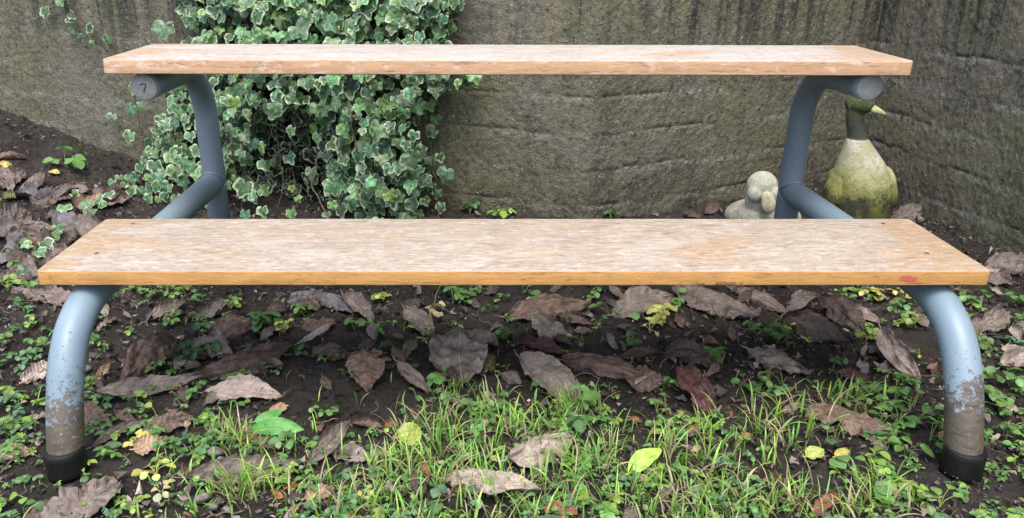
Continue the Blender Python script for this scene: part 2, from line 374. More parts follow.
# ------------------------------------------------------------------ walls
def wall_strip(mb, A, B, nrm, seed, top, grooves, gstr, n_len, nz=300, off=0):
    A = np.array(A); B = np.array(B); L = np.linalg.norm(B-A); d = (B-A)/L
    s = np.linspace(0, L, n_len); z = np.linspace(-.12, top, nz)
    SS, ZZ = np.meshgrid(s, z, indexing='ij')
    wob = .007*(fbm(SS*5, ZZ*0+seed, seed, 3)-.5)*2+.005*(fbm(SS*28, ZZ*0+3, seed+4, 3)-.5)*2
    D = .004*(fbm(SS*4, ZZ*4, seed+8, 2)-.5)+.0015*(fbm(SS*34, ZZ*34, seed+12, 3)-.5)+.003*(vn(SS*130, ZZ*130, seed+14)-.5)
    G = np.zeros_like(SS); Lc = np.zeros_like(SS)
    for k, g in enumerate(grooves):
        w = wob*(1+.3*math.sin(k*2.3))+.004*(vn(SS*12, SS*0+k*3.1, seed+k)-.5)
        brk = sm(.38, .60, vn(SS*7+k*5.3, SS*0+k*1.7, seed+30+k))
        dz = np.abs(ZZ-(g+w)); wid = .0010+.0012*brk
        gg = np.exp(-(dz/wid)**2)*(.26+.74*brk)*(.95 if gstr > .9 else np.maximum(.16, sm(.75, .25, SS)))
        G = np.maximum(G, gg); Lc = np.maximum(Lc, np.exp(-((ZZ-(g+w)+.009)/.0085)**2)*sm(.35, .65, vn(SS*9+k*2.2, SS*0+k, seed+60+k)))
        # each board sits a little prouder or deeper than the next
        D = D+.0022*(math.sin(k*12.9+seed)*.5)*sm(g-.002, g+.002, ZZ-w)
    # vertical board marks higher up
    up = sm(.40, .50, ZZ)
    ribs = .0012*np.sin(SS*2*math.pi/.088+2*vn(SS*4, SS*0, seed+5))+.003*(fbm(SS*40, ZZ*1.5, seed+70, 3)-.5)
    D = D+ribs*up
    # crack through at places
    cr = np.exp(-((np.abs(SS-(L*.5+.02*fbm(ZZ*8, ZZ*0, seed+90, 3))))/.002)**2)*.0
    D = (D-G*.0036)*sm(0, .012, SS)
    P = A+d*SS[..., None]; P3 = np.zeros(SS.shape+(3,))
    P3[..., 0] = P[..., 0]+nrm[0]*D; P3[..., 1] = P[..., 1]+nrm[1]*D; P3[..., 2] = ZZ
    T = np.stack([np.clip(G, 0, 1), np.clip(Lc*max(gstr, .6), 0, 1), np.zeros_like(G)], -1)
    mb.add(P3.reshape(-1, 3), grid_faces(n_len, nz), tint=T.reshape(-1, 3))
    # cap and back
    k0 = A+0*d; bk = -np.array(nrm)*.2
    q = [(*A, top), (*B, top), (*(B+bk), top), (*(A+bk), top), (*(A+bk), -.1), (*(B+bk), -.1)]
    q = np.array(q); q[:2, 2] -= .002
    mb.add(q, [(0, 1, 2, 3), (3, 2, 5, 4)])
GRV = [.057+.0895*k for k in range(5)]+[.057+.0895*7.2]
TOP = 1.35
mb = MB()
Lend = (KX+LDX*3.6, KY+LDY*3.6)
wall_strip(mb, (KX, KY), Lend, (-math.sin(R(20)), -math.cos(R(20))), 3, TOP, GRV, .45, 900)
mdir = norm([CX-KX, CY-KY]); mn = (mdir[1], -mdir[0])
wall_strip(mb, (KX, KY), (CX+mdir[0]*.15, CY+mdir[1]*.15), mn, 15, TOP, GRV, 1.0, 420)
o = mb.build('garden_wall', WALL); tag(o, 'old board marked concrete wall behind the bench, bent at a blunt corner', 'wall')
mb = MB(); rdir = norm([RX-CX, RY-CY]); rn = (rdir[1], -rdir[0])
if rn[0] > 0: rn = (-rn[0], -rn[1])
wall_strip(mb, (CX, CY), (CX+rdir[0]*3.0, CY+rdir[1]*3.0), rn, 27, TOP, GRV, 1.0, 1000)
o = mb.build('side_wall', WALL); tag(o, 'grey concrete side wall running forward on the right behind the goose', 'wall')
# ------------------------------------------------------------------ bench
XC = .053; HL = .6545; TX = .603
bench = empty('tiered_bench', (XC, 1.25, 0))
tag(bench, 'two tier bench with worn wooden planks on bent blue grey tubes', 'bench')
def box_bevel(name, sx, sy, sz, bev, m, parent, loc, corner=0.0):
    # plank with rounded plan corners and softened edges, long axis X, gently uneven
    n = 6; pl = []
    hx, hy = sx/2, sy/2; c = corner
    for (qx, qy, a0) in ((1, 1, 0), (-1, 1, 90), (-1, -1, 180), (1, -1, 270)):
        for k in range(n+1):
            a = R(a0+90*k/n); pl.append((qx*(hx-c)+c*math.cos(a), qy*(hy-c)+c*math.sin(a)))
    pl2 = []
    for i in range(len(pl)):
        a = np.array(pl[i]); b = np.array(pl[(i+1) % len(pl)]); k = max(1, int(np.linalg.norm(b-a)/.012))
        for j in range(k): pl2.append(a+(b-a)*j/k)
    pl = np.array(pl2); M = len(pl); ctr = pl*0
    rows = []
    prof = [(0, -.5)]+[]
    for k in range(5):
        a = R(90*k/4); rows.append((bev*(1-math.sin(a)), -sz/2+bev*(1-math.cos(a))))
    for k in range(5):
        a = R(90*k/4); rows.append((bev*(1-math.cos(a)), sz/2-bev*(1-math.sin(a))))
    vs = []
    nn = norm
    cen = np.zeros(2)
    nrmls = []
    for i in range(M):
        t = pl[(i+1) % M]-pl[i-1]; t = t/np.linalg.norm(t); nrmls.append((t[1], -t[0]))
    nrmls = np.array(nrmls)
    for ins, z in rows:
        w = .0006*(vn(pl[:, 0]*40, pl[:, 1]*40+z*90, 7)-.5)*2
        q = pl-nrmls*(ins-w)[:, None] if hasattr(w, '__len__') else pl-nrmls*ins
        vs.append(np.column_stack([q, np.full(M, z)]))
    V = np.concatenate(vs); nr = len(rows)
    fs = [(r*M+i, r*M+(i+1) % M, (r+1)*M+(i+1) % M, (r+1)*M+i) for r in range(nr-1) for i in range(M)]
    fs += [tuple(range(M))[::-1], tuple((nr-1)*M+i for i in range(M))]
    mb = MB(); mb.add(V, fs); o = mb.build(name, m, parent)
    o.location = loc
    return o
EX, EY = XC, 1.25   # bench origin
lower = box_bevel('seat_plank', 2*HL, .221, .0222, .0022, WOOD_L, bench, (0, 1.0945-EY, .245-.0111), .006)
upper = box_bevel('shelf_plank', 2*HL, .213, .0243, .0026, WOOD_U, bench, (0, 1.3905-EY, .4875-.01215), .006)
lower['label'] = 'lower plank with orange brown front edge'; upper['label'] = 'upper plank, bleached pale'
upper.rotation_euler = (0, R(.13), 0)
def screws(parent, spots, z):
    for x, y in spots:
        v, f = tube_mesh([(x, y, z-.003), (x, y, z+.0005)], .0035, 14)
        v2, f2 = tube_mesh([(x-.0028, y, z+.0006), (x+.0028, y, z+.0006)], .0004, 6)
        mb = MB(); mb.add(v, f); mb.add(v2, f2); mb.build('screw', STEEL, parent, smooth=False)
screws(lower, [(-.60, -.045), (-.60, .085), (.60, -.045), (.60, .085)], .0111)
# cleat under the right end of the seat
mb = MB(); v = np.array([(x, y, z) for x in (-.018, .018) for y in (-.04, .085) for z in (-.008, .008)])
v[(v[:, 0] < 0) & (v[:, 2] < 0), 0] += .008
mb.add(v, [(0, 1, 3, 2), (4, 6, 7, 5), (0, 4, 5, 1), (2, 3, 7, 6), (0, 2, 6, 4), (1, 5, 7, 3)])
o = mb.build('cleat', CLEAT, lower, smooth=False); o.location = (HL-.019, -.02, -.0195)
TR = .0232
def arc(c, r, a0, a1, n=14):
    return [(c[0]+r*math.cos(R(a0+(a1-a0)*k/n)), c[1]+r*math.sin(R(a0+(a1-a0)*k/n))) for k in range(n+1)]
def frame(x, xr, yrear):
    e = x
    zt = .245-.0222-.0245-.001; yf = .8735-EY; rb = .135; yr = yrear-EY
    ctl = [(yr, zt), (1.25-EY, zt), (1.13-EY, zt), (1.065-EY, zt-.001), (1.003-EY, .1905), (.957-EY, .170), (.926-EY, .138), (.902-EY, .093), (.884-EY, .045), (.8755-EY, .018)]
    pts = []
    for i in range(len(ctl)-1):
        p0, p1, p2, p3 = [np.array(ctl[min(max(j, 0), len(ctl)-1)]) for j in (i-1, i, i+1, i+2)]
        for t in np.linspace(0, 1, 6, endpoint=False):
            pts.append(tuple(.5*((2*p1)+(p2-p0)*t+(2*p0-5*p1+4*p2-p3)*t*t+(3*p1-p0-3*p2+p3)*t**3)))
    pts.append(ctl[-1])
    mb = MB(); v, f = tube_mesh([(e+(xr-e)*max(0, min(1, (a-(1.05-EY))/(yr-(1.05-EY)))), a, b) for a, b in pts], TR, 32); mb.add(v, f)
    zu = .4875-.0243-.0235; ru = .11 if x < 0 else .095; yc = 1.312-EY
    pts = [(yr, .018), (yr, .2), (yr, .3)]+[(p[0], p[1]) for p in arc((yr-ru, zu-ru), ru, 0, 90, 16)]+[(yc+.02, zu), (yc, zu)]
    v, f = tube_mesh([(xr+(e-xr)*(1-(a-yc)/(yr-yc)), a, b) for a, b in pts], .0228, 32); mb.add(v, f)
    # weld bead where the seat tube meets the upright
    ring = []
    for k in range(41):
        w = 2*math.pi*k/40
        xx = (TR+.0005)*math.cos(w); zz = (TR+.0005)*math.sin(w)
        yy = yr-math.sqrt(max(.0235**2-min(abs(xx), .0234)**2, 0))-.001
        ring.append((xr+xx, yy, zt+zz))
    v, f = tube_mesh(ring, .0022, 8, False); mb.add(v, f)
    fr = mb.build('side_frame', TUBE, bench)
    for yy, ex in ((yf, e), (yr, xr)):
        prof = [(.0236, .039), (.0250, .0375), (.0254, .03), (.0260, .006), (.0255, .0), (.001, -.001)]
        vs = []
        for r_, z_ in prof:
            for k in range(32): vs.append((ex+r_*math.cos(2*math.pi*k/32), yy+r_*math.sin(2*math.pi*k/32), z_-.004))
        fs = [(i*32+k, (i+1)*32+k, (i+1)*32+(k+1) % 32, i*32+(k+1) % 32) for i in range(len(prof)-1) for k in range(32)]+[tuple(range(32))]
        m2 = MB(); m2.add(vs, fs); m2.build('rubber_foot', RUBBER, fr)
    # end cap disc
    prof = [(.0218, .001), (.0218, -.0030), (.0205, -.0045), (.0001, -.0054)]; vs = []
    for r_, d_ in prof:
        for k in range(32): vs.append((e+r_*math.cos(2*math.pi*k/32), yc+d_, zu+r_*math.sin(2*math.pi*k/32)))
    fs = [(i*32+k, (i+1)*32+k, (i+1)*32+(k+1) % 32, i*32+(k+1) % 32) for i in range(len(prof)-1) for k in range(32)]
    m3 = MB(); m3.add(vs, fs); cp = m3.build('end_cap', CAP, fr)
    return cp, (e, yc-.0058, zu)
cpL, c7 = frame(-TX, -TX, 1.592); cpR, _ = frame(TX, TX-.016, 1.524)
cpL['label'] = 'end cap marked 7'
mb = MB(); q = np.array([(-.0048, .0042), (-.001, .0058), (.0042, .0048), (.0046, .0025), (.002, -.002), (-.0005, -.0075)])
v, f = tube_mesh([(c7[0]+a, c7[1]+.0002, c7[2]+b) for a, b in q], .0009, 8); mb.add(v, f)
mb.build('number_mark', INK, cpL)
# ------------------------------------------------------------------ leaves on the ground
PAL = dict(brown=(.098, .068, .052), grey=(.135, .117, .102), pale=(.24, .21, .185), mauve=(.112, .094, .083), slate=(.085, .083, .09), dark=(.052, .037, .030),
           red=(.060, .026, .024), rust=(.20, .085, .05), tan=(.26, .19, .13), beige=(.30, .255, .225), olive=(.11, .12, .04), yellow=(.42, .36, .09), orange=(.38, .17, .04),
           lime=(.30, .44, .08), green=(.085, .30, .055), ygreen=(.30, .36, .09))
def leaf_grid(L, W, shape, curl, arch, ruf, rs, nu=34, nv=19, twist=0.0):
    u = np.linspace(0, 1, nu)[:, None]*np.ones((1, nv)); v = np.linspace(-1, 1, nv)[None, :]*np.ones((nu, 1))
    if shape == 'round': w = np.sin(np.pi*np.clip(u, 0, 1)**.85)**.55
    elif shape == 'heart': w = np.clip(np.sin(np.pi*np.clip(u*.97+.03, 0, 1)**.62), 0, 1)**.75
    elif shape == 'lance': w = np.sin(np.pi*u**.9)**.95
    elif shape == 'torn': w = np.sin(np.pi*np.clip(u*.9+.08, 0, 1))**.5
    else: w = np.sin(np.pi*u**.88)**.75
    w = np.maximum(w, .02)
    sd = rs.randint(0, 400)
    en = 1+.24*(fbm(u*5, np.sign(v)*3, sd, 3)-.5)*2*ruf+.10*ruf*(vn(u*22, np.sign(v)*4, sd+7)-.5)
    bite = rs.uniform(.15, .85); en = en-.35*ruf*(rs.rand() < .5)*np.exp(-((u-bite)/.05)**2)*(np.sign(v) == rs.choice([-1, 1]))
    if shape == 'torn': en = en+.45*(vn(u*7, np.sign(v)*5+9, sd+3)-.6)
    ser = 1-.05*ruf*((u*15) % 1.0)
    half = W/2*w*en*ser
    ca = curl*(1+.5*(vn(u*3, u*0, sd+5)-.5)); th = v*ca
    safe = np.where(np.abs(ca) < 1e-3, 1e-3, ca)
    y = half*np.sin(th)/safe; z = half*(1-np.cos(th))/safe
    z = z+arch*L*(np.sin(np.pi*u))
    z = z+.075*W*ruf*np.sin((u*8-np.abs(v)*1.1)*2*np.pi)*np.abs(v)*.5
    z = z+.15*W*ruf*(fbm(u*3.0, v*1.8, sd+9, 3)-.5)*2+.09*W*ruf*(np.abs(fbm(u*6.0, v*2.6, sd+19, 3)-.5)*4-.5)
    z = z+W*ruf*rs.uniform(-.05, .22)*np.clip(np.abs(v)-.62, 0, 1)**1.2*sm(.3, .7, vn(u*2.6, np.sign(v)*3, sd+23))*3
    z = z+.18*W*ruf*(vn(u*3.1, v*.0+np.sign(v), sd+13)-.5)*np.abs(v)**2
    bend = .06*L*math.sin(rs.uniform(0, 6))*np.sin(np.pi*u)
    x = (u-.5)*L; y = y+bend+.01*L*(vn(u*4, v, sd+2)-.5)
    a = twist*(u-.5); y, z = y*np.cos(a)-z*np.sin(a), y*np.sin(a)+z*np.cos(a)
    V = np.stack([x, y, z], -1).reshape(-1, 3)
    C = np.stack([np.full_like(u, rs.rand()), np.abs(v), u], -1).reshape(-1, 3)
    F_ = grid_faces(nu, nv)
    # stalk
    n0 = len(V); c0 = V[nv//2]; pts = [c0+np.array([.01*L, 0, 0]), c0, c0+np.array([-.07*L, .01*L, -.005*L]), c0+np.array([-.14*L, .035*L, -.01*L])]
    tv, tf = tube_mesh(pts, [.0011, .0011, .0009, .0009], 6)
    V = np.concatenate([V, tv]); C = np.concatenate([C, np.tile([.5, .0, .5], (len(tv), 1))])
    F_ = F_+[tuple(i+n0 for i in q) for q in tf]
    return V, C, F_
NLEAF = [0]
def rotm(yaw, pitch, roll):
    return np.array(Matrix.Rotation(yaw, 3, 'Z') @ Matrix.Rotation(pitch, 3, 'Y') @ Matrix.Rotation(roll, 3, 'X'))
LIT = m_leaf('litter_bits', .7, .0, False)
litter()
def px_size(p): return (np.linalg.norm(np.array(p)-np.array([0, 0, CH])))/F
def lay_leaf(x0, y0, x1, y1, wpx, tilt, curl, arch, shape, colr, label, cat='dead leaf', name='dead_leaf', group=None, lift=0, ruf=1.0, m=None, stalk=True, res=(34, 19), twist=None):
    rs = np.random.RandomState(NLEAF[0]+100); NLEAF[0] += 1
    P0 = ground(x0, y0); P1 = ground(x1, y1)
    app = math.hypot(x1-x0, y1-y0)*px_size(P0); L = np.linalg.norm(P1-P0)
    if L > 1.2*app:
        nearp, farp, fx = (P0, P1, (x1, y1)) if y0 > y1 else (P1, P0, (x0, y0))
        rd = norm(ray(*fx)); o_ = np.array([0, 0, CH]); cl = o_+rd*np.dot(nearp-o_, rd); farn = farp*.5+cl*.5
        if y0 > y1: P1 = farn
        else: P0 = farn
    A = P1-P0; L = np.linalg.norm(A); A = A/L
    up = np.array([0, 0, 1.0]); C0 = (P0+P1)/2; cam = np.array([0, 0, CH])-C0; cam = norm(cam)
    n0 = norm(up-A*np.dot(up, A)); nc = norm(cam-A*np.dot(cam, A))
    ang = math.acos(max(-1, min(1, np.dot(n0, nc)))); k = min(1.0, R(tilt)/max(ang, 1e-3)) if tilt >= 0 else R(tilt)/max(ang, 1e-3)
    nn_ = norm(n0*math.sin((1-k)*ang)+nc*math.sin(k*ang)) if ang > 1e-3 else n0
    W = np.cross(nn_, A)
    pa = np.array(project(C0+W*.01)); pb = np.array(project(C0-W*.01)); d = pa-pb
    ax = np.array([x1-x0, y1-y0], float); ax /= np.linalg.norm(ax)
    perp = abs(d[0]*ax[1]-d[1]*ax[0])/.02
    Wm = min(wpx/max(perp, 60), L*1.25)
    Wm *= (1+.12*abs(curl))
    V, Cc, F_ = leaf_grid(L, Wm, shape, curl, arch, ruf, rs, res[0], res[1], rs.uniform(-.35, .35) if twist is None else twist)
    M = np.stack([A, W, nn_], 1)
    Q = V@M.T
    tgt = np.array([(x0+x1)/2, (y0+y1)/2]); c = C0.copy()
    body = slice(0, res[0]*res[1])
    for it in range(3):
        P = Q+c; hz = hgt(P[body][:, 0], P[body][:, 1])
        gap = P[body][:, 2]-hz; dz = -np.percentile(gap, 6)+.001+lift; c[2] += dz
        P = Q+c; pj = np.array(project(P[body].mean(0)))
        g0 = ground(*pj); g1 = ground(*(pj+(tgt-pj)*.9)); c[:2] += (g1-g0)[:2]
    P = Q+c; wy = wall_y(P[:, 0]); over = max(0, float((P[:, 1]-wy+.008).max())); P[:, 1] -= over; c[1] -= over
    t = np.array(PAL[colr])*rs.uniform(.95, 1.35)*(1.0 if colr in ('red', 'rust', 'green', 'lime', 'ygreen', 'yellow') else .98)
    mb = MB(); mb.add(P, F_, Cc, t)
    o = mb.build(name, m or DEAD, loc=tuple(c)); tag(o, label, cat, group)
    return o
HERO = [
 (15, 286, 80, 304, 20, 10, .3, .02, 'oval', 'mauve', 'broad mauve grey dead leaf beneath the left end of the seat plank'),
 (174, 332, 122, 376, 34, 35, -.8, .08, 'oval', 'brown', 'big cupped brown dead leaf standing between the left leg and the dark folded leaf'),
 (92, 394, 202, 378, 20, 35, .5, .03, 'lance', 'grey', 'long ruffled grey brown leaf lying just right of the left front leg'),
 (148, 318, 188, 299, 12, 25, .5, .05, 'lance', 'grey', 'narrow grey leaf with pointed tip under the bench behind the big cupped leaf'),
 (25, 380, 50, 364, 17, 25, .6, .1, 'torn', 'pale', 'small pale torn leaf touching the outer side of the left leg'),
 (92, 384, 112, 360, 9, 30, .6, .05, 'lance', 'tan', 'thin pale leaf scrap standing just inside the left leg'),
 (102, 324, 119, 316, 9, 30, 1.2, .1, 'oval', 'brown', 'tiny curled brown leaf behind the grass tuft near the left leg'),
 (206, 334, 256, 322, 27, 45, -.9, .12, 'oval', 'brown', 'folded brown leaf with a tan tip left of the dark green clover'),
 (201, 318, 225, 299, 15, 40, .5, .1, 'torn', 'grey', 'grey upright leaf piece behind the folded brown leaf with a tan tip'),
 (203, 374, 296, 344, 24, 35, -.7, .05, 'oval', 'dark', 'long dark brown leaf in the deepest shade under the left half of the seat'),
 (188, 345, 230, 353, 20, 20, .3, .02, 'oval', 'grey', 'grey brown leaf overlapped by clover left of the long dark leaf'),
 (203, 389, 282, 393, 24, 30, .4, .04, 'oval', 'pale', 'wide pale grey leaf in front of the long dark brown leaf'),
 (286, 304, 320, 291, 18, 35, -.6, .08, 'oval', 'slate', 'dull grey leaf left of the slate leaf under the front edge'),
 (313, 291, 358, 312, 16, 30, -.8, .05, 'oval', 'slate', 'slate grey pointed leaf just below the front edge of the seat'),
 (344, 292, 373, 318, 17, 25, .5, .04, 'torn', 'mauve', 'crumpled pinkish leaf right of the slate grey pointed leaf'),
 (300, 326, 335, 321, 13, 20, -.5, .05, 'oval', 'brown', 'short brown leaf below the two slate grey leaves'),
 (300, 343, 334, 322, 8, 20, .8, .03, 'lance', 'pale', 'thin pale edged leaf lying against the short brown leaf'),
 (366, 350, 367, 391, 40, 20, .25, .02, 'heart', 'brown', 'heart shaped red brown leaf left of the thin grey leaf and the large round leaf'),
 (312, 352, 352, 356, 17, 25, .7, .08, 'torn', 'dark', 'crumpled dark leaf left of the heart shaped leaf'),
 (405, 306, 434, 335, 22, 30, -.5, .06, 'oval', 'grey', 'grey brown leaf beside the cream seedling under the middle of the seat'),
 (459, 327, 461, 384, 58, 22, .12, .02, 'round', 'grey', 'large round flat grey brown leaf with dark midrib under the middle of the seat'),
 (466, 331, 499, 346, 18, 15, .3, .03, 'oval', 'mauve', 'leaf half hidden behind the large round leaf'),
 (394, 360, 431, 392, 15, 20, .4, .03, 'lance', 'grey', 'narrow grey leaf between the heart shaped and the large round leaf'),
 (487, 353, 492, 371, 13, 20, .2, .03, 'round', 'olive', 'small olive coin shaped leaf right of the large round leaf'),
 (508, 312, 590, 300, 26, 30, -.7, .06, 'oval', 'brown', 'wide reddish brown arched leaf under the front edge right of centre'),
 (533, 318, 569, 341, 20, 30, .6, .08, 'torn', 'grey', 'torn grey leaf in front of the wide arched leaf'),
 (521, 340, 567, 355, 14, 20, .5, .05, 'oval', 'red', 'dark reddish leaf in shade beneath the torn grey leaf'),
 (520, 354, 584, 402, 32, 25, .25, .03, 'oval', 'grey', 'large flat grey leaf sloping down to the right of the round leaf'),
 (612, 312, 673, 293, 26, 30, -.4, .08, 'oval', 'grey', 'pale backed leaf with a bent edge under the seat near the cream seedling'),
 (609, 284, 623, 299, 8, 20, .5, .05, 'lance', 'grey', 'tiny narrow leaf left of the pale backed leaf with a bent edge'),
 (557, 314, 596, 326, 8, 20, .6, .05, 'lance', 'brown', 'thin brown leaf strip on soil under the seat right of the torn leaf'),
 (562, 357, 645, 374, 22, 35, -.9, .06, 'oval', 'brown', 'long brown ribbed leaf arched across the soil right of the large flat leaf'),
 (616, 358, 660, 350, 9, 20, .5, .04, 'lance', 'dark', 'dark thin leaf behind the long ribbed leaf'),
 (622, 371, 665, 385, 24, 25, .4, .05, 'oval', 'brown', 'blunt brown leaf tucked under the tip of the long ribbed leaf'),
 (668, 284, 755, 314, 25, 30, -1.0, .08, 'oval', 'mauve', 'large mauve grey rolled leaf under the seat right of centre'),
 (690, 304, 717, 314, 9, 20, .6, .05, 'lance', 'grey', 'small rolled leaf in front of the large mauve rolled leaf'),
 (666, 350, 716, 364, 19, 15, .3, .03, 'oval', 'dark', 'dark leaf partly covered by bright green clover'),
 (682, 364, 713, 412, 28, 25, .5, .06, 'torn', 'red', 'tattered dark red leaf standing below the dark leaf with clover'),
 (728, 284, 792, 313, 15, 30, -.9, .05, 'lance', 'grey', 'long narrow grey leaf right of the mauve rolled leaf'),
 (787, 309, 816, 290, 17, 35, .5, .08, 'oval', 'grey', 'small upright grey leaf above the glossy dark leaf'),
 (783, 317, 852, 339, 26, 35, -.9, .10, 'oval', 'dark', 'glossy dark brown cupped leaf in the heap on the right under the seat'),
 (820, 294, 864, 330, 30, 35, -.5, .08, 'oval', 'dark', 'broad dark leaf leaning behind the glossy cupped leaf'),
 (852, 305, 882, 323, 10, 30, .5, .04, 'lance', 'pale', 'narrow pale leaf at the right edge of the dark leaf heap'),
 (877, 326, 917, 380, 25, 35, .7, .06, 'oval', 'pale', 'pinkish veined leaf curling up left of the right front leg'),
 (747, 349, 810, 373, 23, 20, -.4, .04, 'oval', 'grey', 'flat olive grey leaf on bare soil below the glossy dark leaf'),
 (838, 373, 871, 378, 11, 20, .4, .05, 'oval', 'red', 'small reddish leaf on soil left of the pinkish veined leaf'),
 (974, 333, 1009, 310, 26, 30, .5, .06, 'torn', 'mauve', 'pinkish grey leaf standing right of the right front leg'),
 (1001, 367, 1034, 350, 22, 25, .4, .05, 'oval', 'pale', 'pale pink leaf at the right edge below the standing pinkish leaf'),
 (988, 263, 1040, 260, 26, 40, -1.1, .12, 'oval', 'mauve', 'dark mauve curled leaf against the side wall at the right edge'),
 (984, 276, 1013, 283, 11, 25, .6, .08, 'torn', 'mauve', 'crinkled leaf below the dark mauve curled leaf by the side wall'),
 (983, 388, 1004, 398, 10, 25, .8, .06, 'oval', 'tan', 'small tan curled leaf right of the right leg'),
 (0, 431, 13, 414, 11, 25, .4, .05, 'torn', 'beige', 'pale triangular leaf scrap at the far left below the leg top'),
 (23, 428, 38, 413, 10, 25, .4, .05, 'oval', 'beige', 'pale pointed leaf scrap just left of the left leg'),
 (-4, 456, 34, 452, 15, 25, .9, .08, 'lance', 'tan', 'tan curled leaf left of the left rubber foot'),
 (83, 404, 108, 431, 22, 25, .4, .05, 'torn', 'brown', 'brown torn leaf touching the inner side of the left leg'),
 (90, 445, 152, 416, 13, 35, 1.3, .03, 'lance', 'mauve', 'long rolled pinkish leaf pointing away from the left foot'),
 (114, 411, 135, 421, 11, 25, .6, .08, 'oval', 'brown', 'little brown leaf above the long rolled pinkish leaf'),
 (145, 430, 194, 416, 19, 25, .5, .05, 'oval', 'brown', 'brown leaf right of the long rolled pinkish leaf'),
 (134, 449, 166, 440, 19, 35, .8, .12, 'torn', 'tan', 'crumpled pinkish tan leaf above the yellow seedling'),
 (48, 524, 120, 480, 42, 15, .15, .02, 'torn', 'mauve', 'big flat mauve leaf with a split at the bottom left corner'),
 (22, 520, 64, 497, 13, 25, .6, .04, 'lance', 'brown', 'narrow brown leaf left of the big flat mauve leaf'),
 (238, 431, 288, 441, 26, 25, .5, .06, 'torn', 'brown', 'reddish brown leaf underneath the fresh green leaf'),
 (186, 478, 302, 462, 27, 30, .45, .06, 'oval', 'mauve', 'large long brown mauve leaf below the fresh green leaf'),
 (307, 464, 353, 417, 20, 35, .7, .05, 'lance', 'mauve', 'slanting mauve brown leaf pointing up at the edge of the grass'),
 (335, 448, 370, 459, 19, 20, .3, .03, 'oval', 'grey', 'dull grey leaf behind grass right of the slanting leaf'),
 (286, 489, 301, 483, 7, 25, .6, .05, 'oval', 'orange', 'tiny orange leaf scrap near the pebbles'),
 (272, 491, 283, 498, 8, 25, .6, .08, 'oval', 'rust', 'tiny rust coloured leaf left of the orange scrap'),
 (285, 500, 308, 493, 9, 20, .5, .05, 'oval', 'dark', 'small dark leaf in front of the orange scrap'),
 (304, 499, 334, 489, 15, 20, .4, .04, 'oval', 'tan', 'tan grey leaf in the grass right of the orange scrap'),
 (351, 422, 387, 427, 8, 20, .8, .05, 'lance', 'brown', 'thin brown leaf on bare soil right of the slanting leaf'),
 (444, 477, 542, 489, 27, 30, .55, .07, 'oval', 'beige', 'wide wrinkled beige leaf in the grass at bottom centre'),
 (413, 472, 424, 497, 16, 15, .2, .02, 'oval', 'dark', 'dark slate leaf in the grass left of the wide beige leaf'),
 (511, 460, 574, 439, 34, 35, -.4, .06, 'oval', 'pale', 'pale grey broad leaf in the grass above the wide beige leaf'),
 (688, 433, 706, 423, 10, 30, -.9, .12, 'oval', 'rust', 'small bright rust leaf cupped in the grass right of centre'),
 (692, 450, 702, 446, 7, 25, .5, .1, 'oval', 'tan', 'tiny tan scrap below the bright rust leaf'),
 (544, 508, 577, 512, 15, 25, .5, .08, 'torn', 'rust', 'pinkish rust leaf at the bottom edge right of centre'),
 (624, 524, 636, 507, 16, 25, .4, .05, 'oval', 'mauve', 'pointed pinkish leaf at the bottom edge below the lime leaf'),
 (658, 497, 676, 483, 10, 25, .5, .05, 'oval', 'grey', 'small grey leaf below the lime leaf in the grass'),
 (629, 476, 653, 479, 7, 20, .5, .05, 'lance', 'tan', 'thin tan leaf touching the lower side of the lime leaf'),
 (807, 408, 887, 433, 23, 22, -.35, .05, 'torn', 'brown', 'brown leaf with a notched edge in the weeds left of the right foot'),
 (767, 463, 812, 524, 15, 25, .7, .04, 'lance', 'red', 'dark red narrow leaf at the bottom right'),
 (814, 513, 838, 493, 15, 30, .5, .10, 'torn', 'rust', 'crumpled orange brown leaf beside the dark red narrow leaf'),
 (741, 438, 751, 434, 7, 25, .5, .1, 'oval', 'rust', 'tiny rust scrap in the tall grass left of the notched leaf'),
 (783, 411, 802, 403, 9, 25, .5, .08, 'torn', 'grey', 'tiny grey curled scrap left of the notched brown leaf'),
 (872, 441, 886, 449, 6, 25, .5, .05, 'oval', 'mauve', 'small mauve leaf under the right end of the notched leaf'),
 (-5, 160, 29, 161, 9, 40, -1.3, .2, 'lance', 'brown', 'arched brown leaf at the left edge on the soil bank'),
 (-2, 184, 25, 171, 17, 25, .2, .03, 'round', 'mauve', 'flat mauve leaf at the left edge of the leaf pile'),
 (21, 194, 46, 169, 13, 30, -.5, .08, 'oval', 'mauve', 'mauve leaf leaning up in the pile right of the flat mauve leaf'),
 (2, 199, 16, 194, 10, 25, .3, .04, 'oval', 'olive', 'small olive leaf in the pile at the left edge'),
 (2, 216, 31, 211, 20, 30, .15, .03, 'round', 'mauve', 'round veined mauve leaf in the pile at the left edge'),
 (9, 232, 39, 252, 24, 30, .2, .03, 'round', 'mauve', 'round pale mauve leaf below the round veined leaf in the pile'),
 (41, 240, 101, 227, 14, 30, .6, .04, 'lance', 'brown', 'long brown leaf pointing at the left rear corner of the seat'),
 (51, 200, 73, 181, 11, 30, .8, .08, 'oval', 'mauve', 'twisted mauve leaf in the middle of the pile'),
 (65, 189, 94, 184, 9, 25, .6, .05, 'lance', 'brown', 'thin brown leaf at the top of the pile near the wall'),
 (79, 207, 124, 191, 11, 25, .5, .04, 'lance', 'tan', 'pinkish tan leaf right of the pile near the ivy'),
 (-3, 263, 22, 251, 15, 25, .5, .06, 'oval', 'slate', 'dark grey leaf at the left edge level with the seat'),
 (-3, 284, 28, 267, 13, 25, .5, .05, 'oval', 'mauve', 'mauve leaf at the left edge just left of the seat corner'),
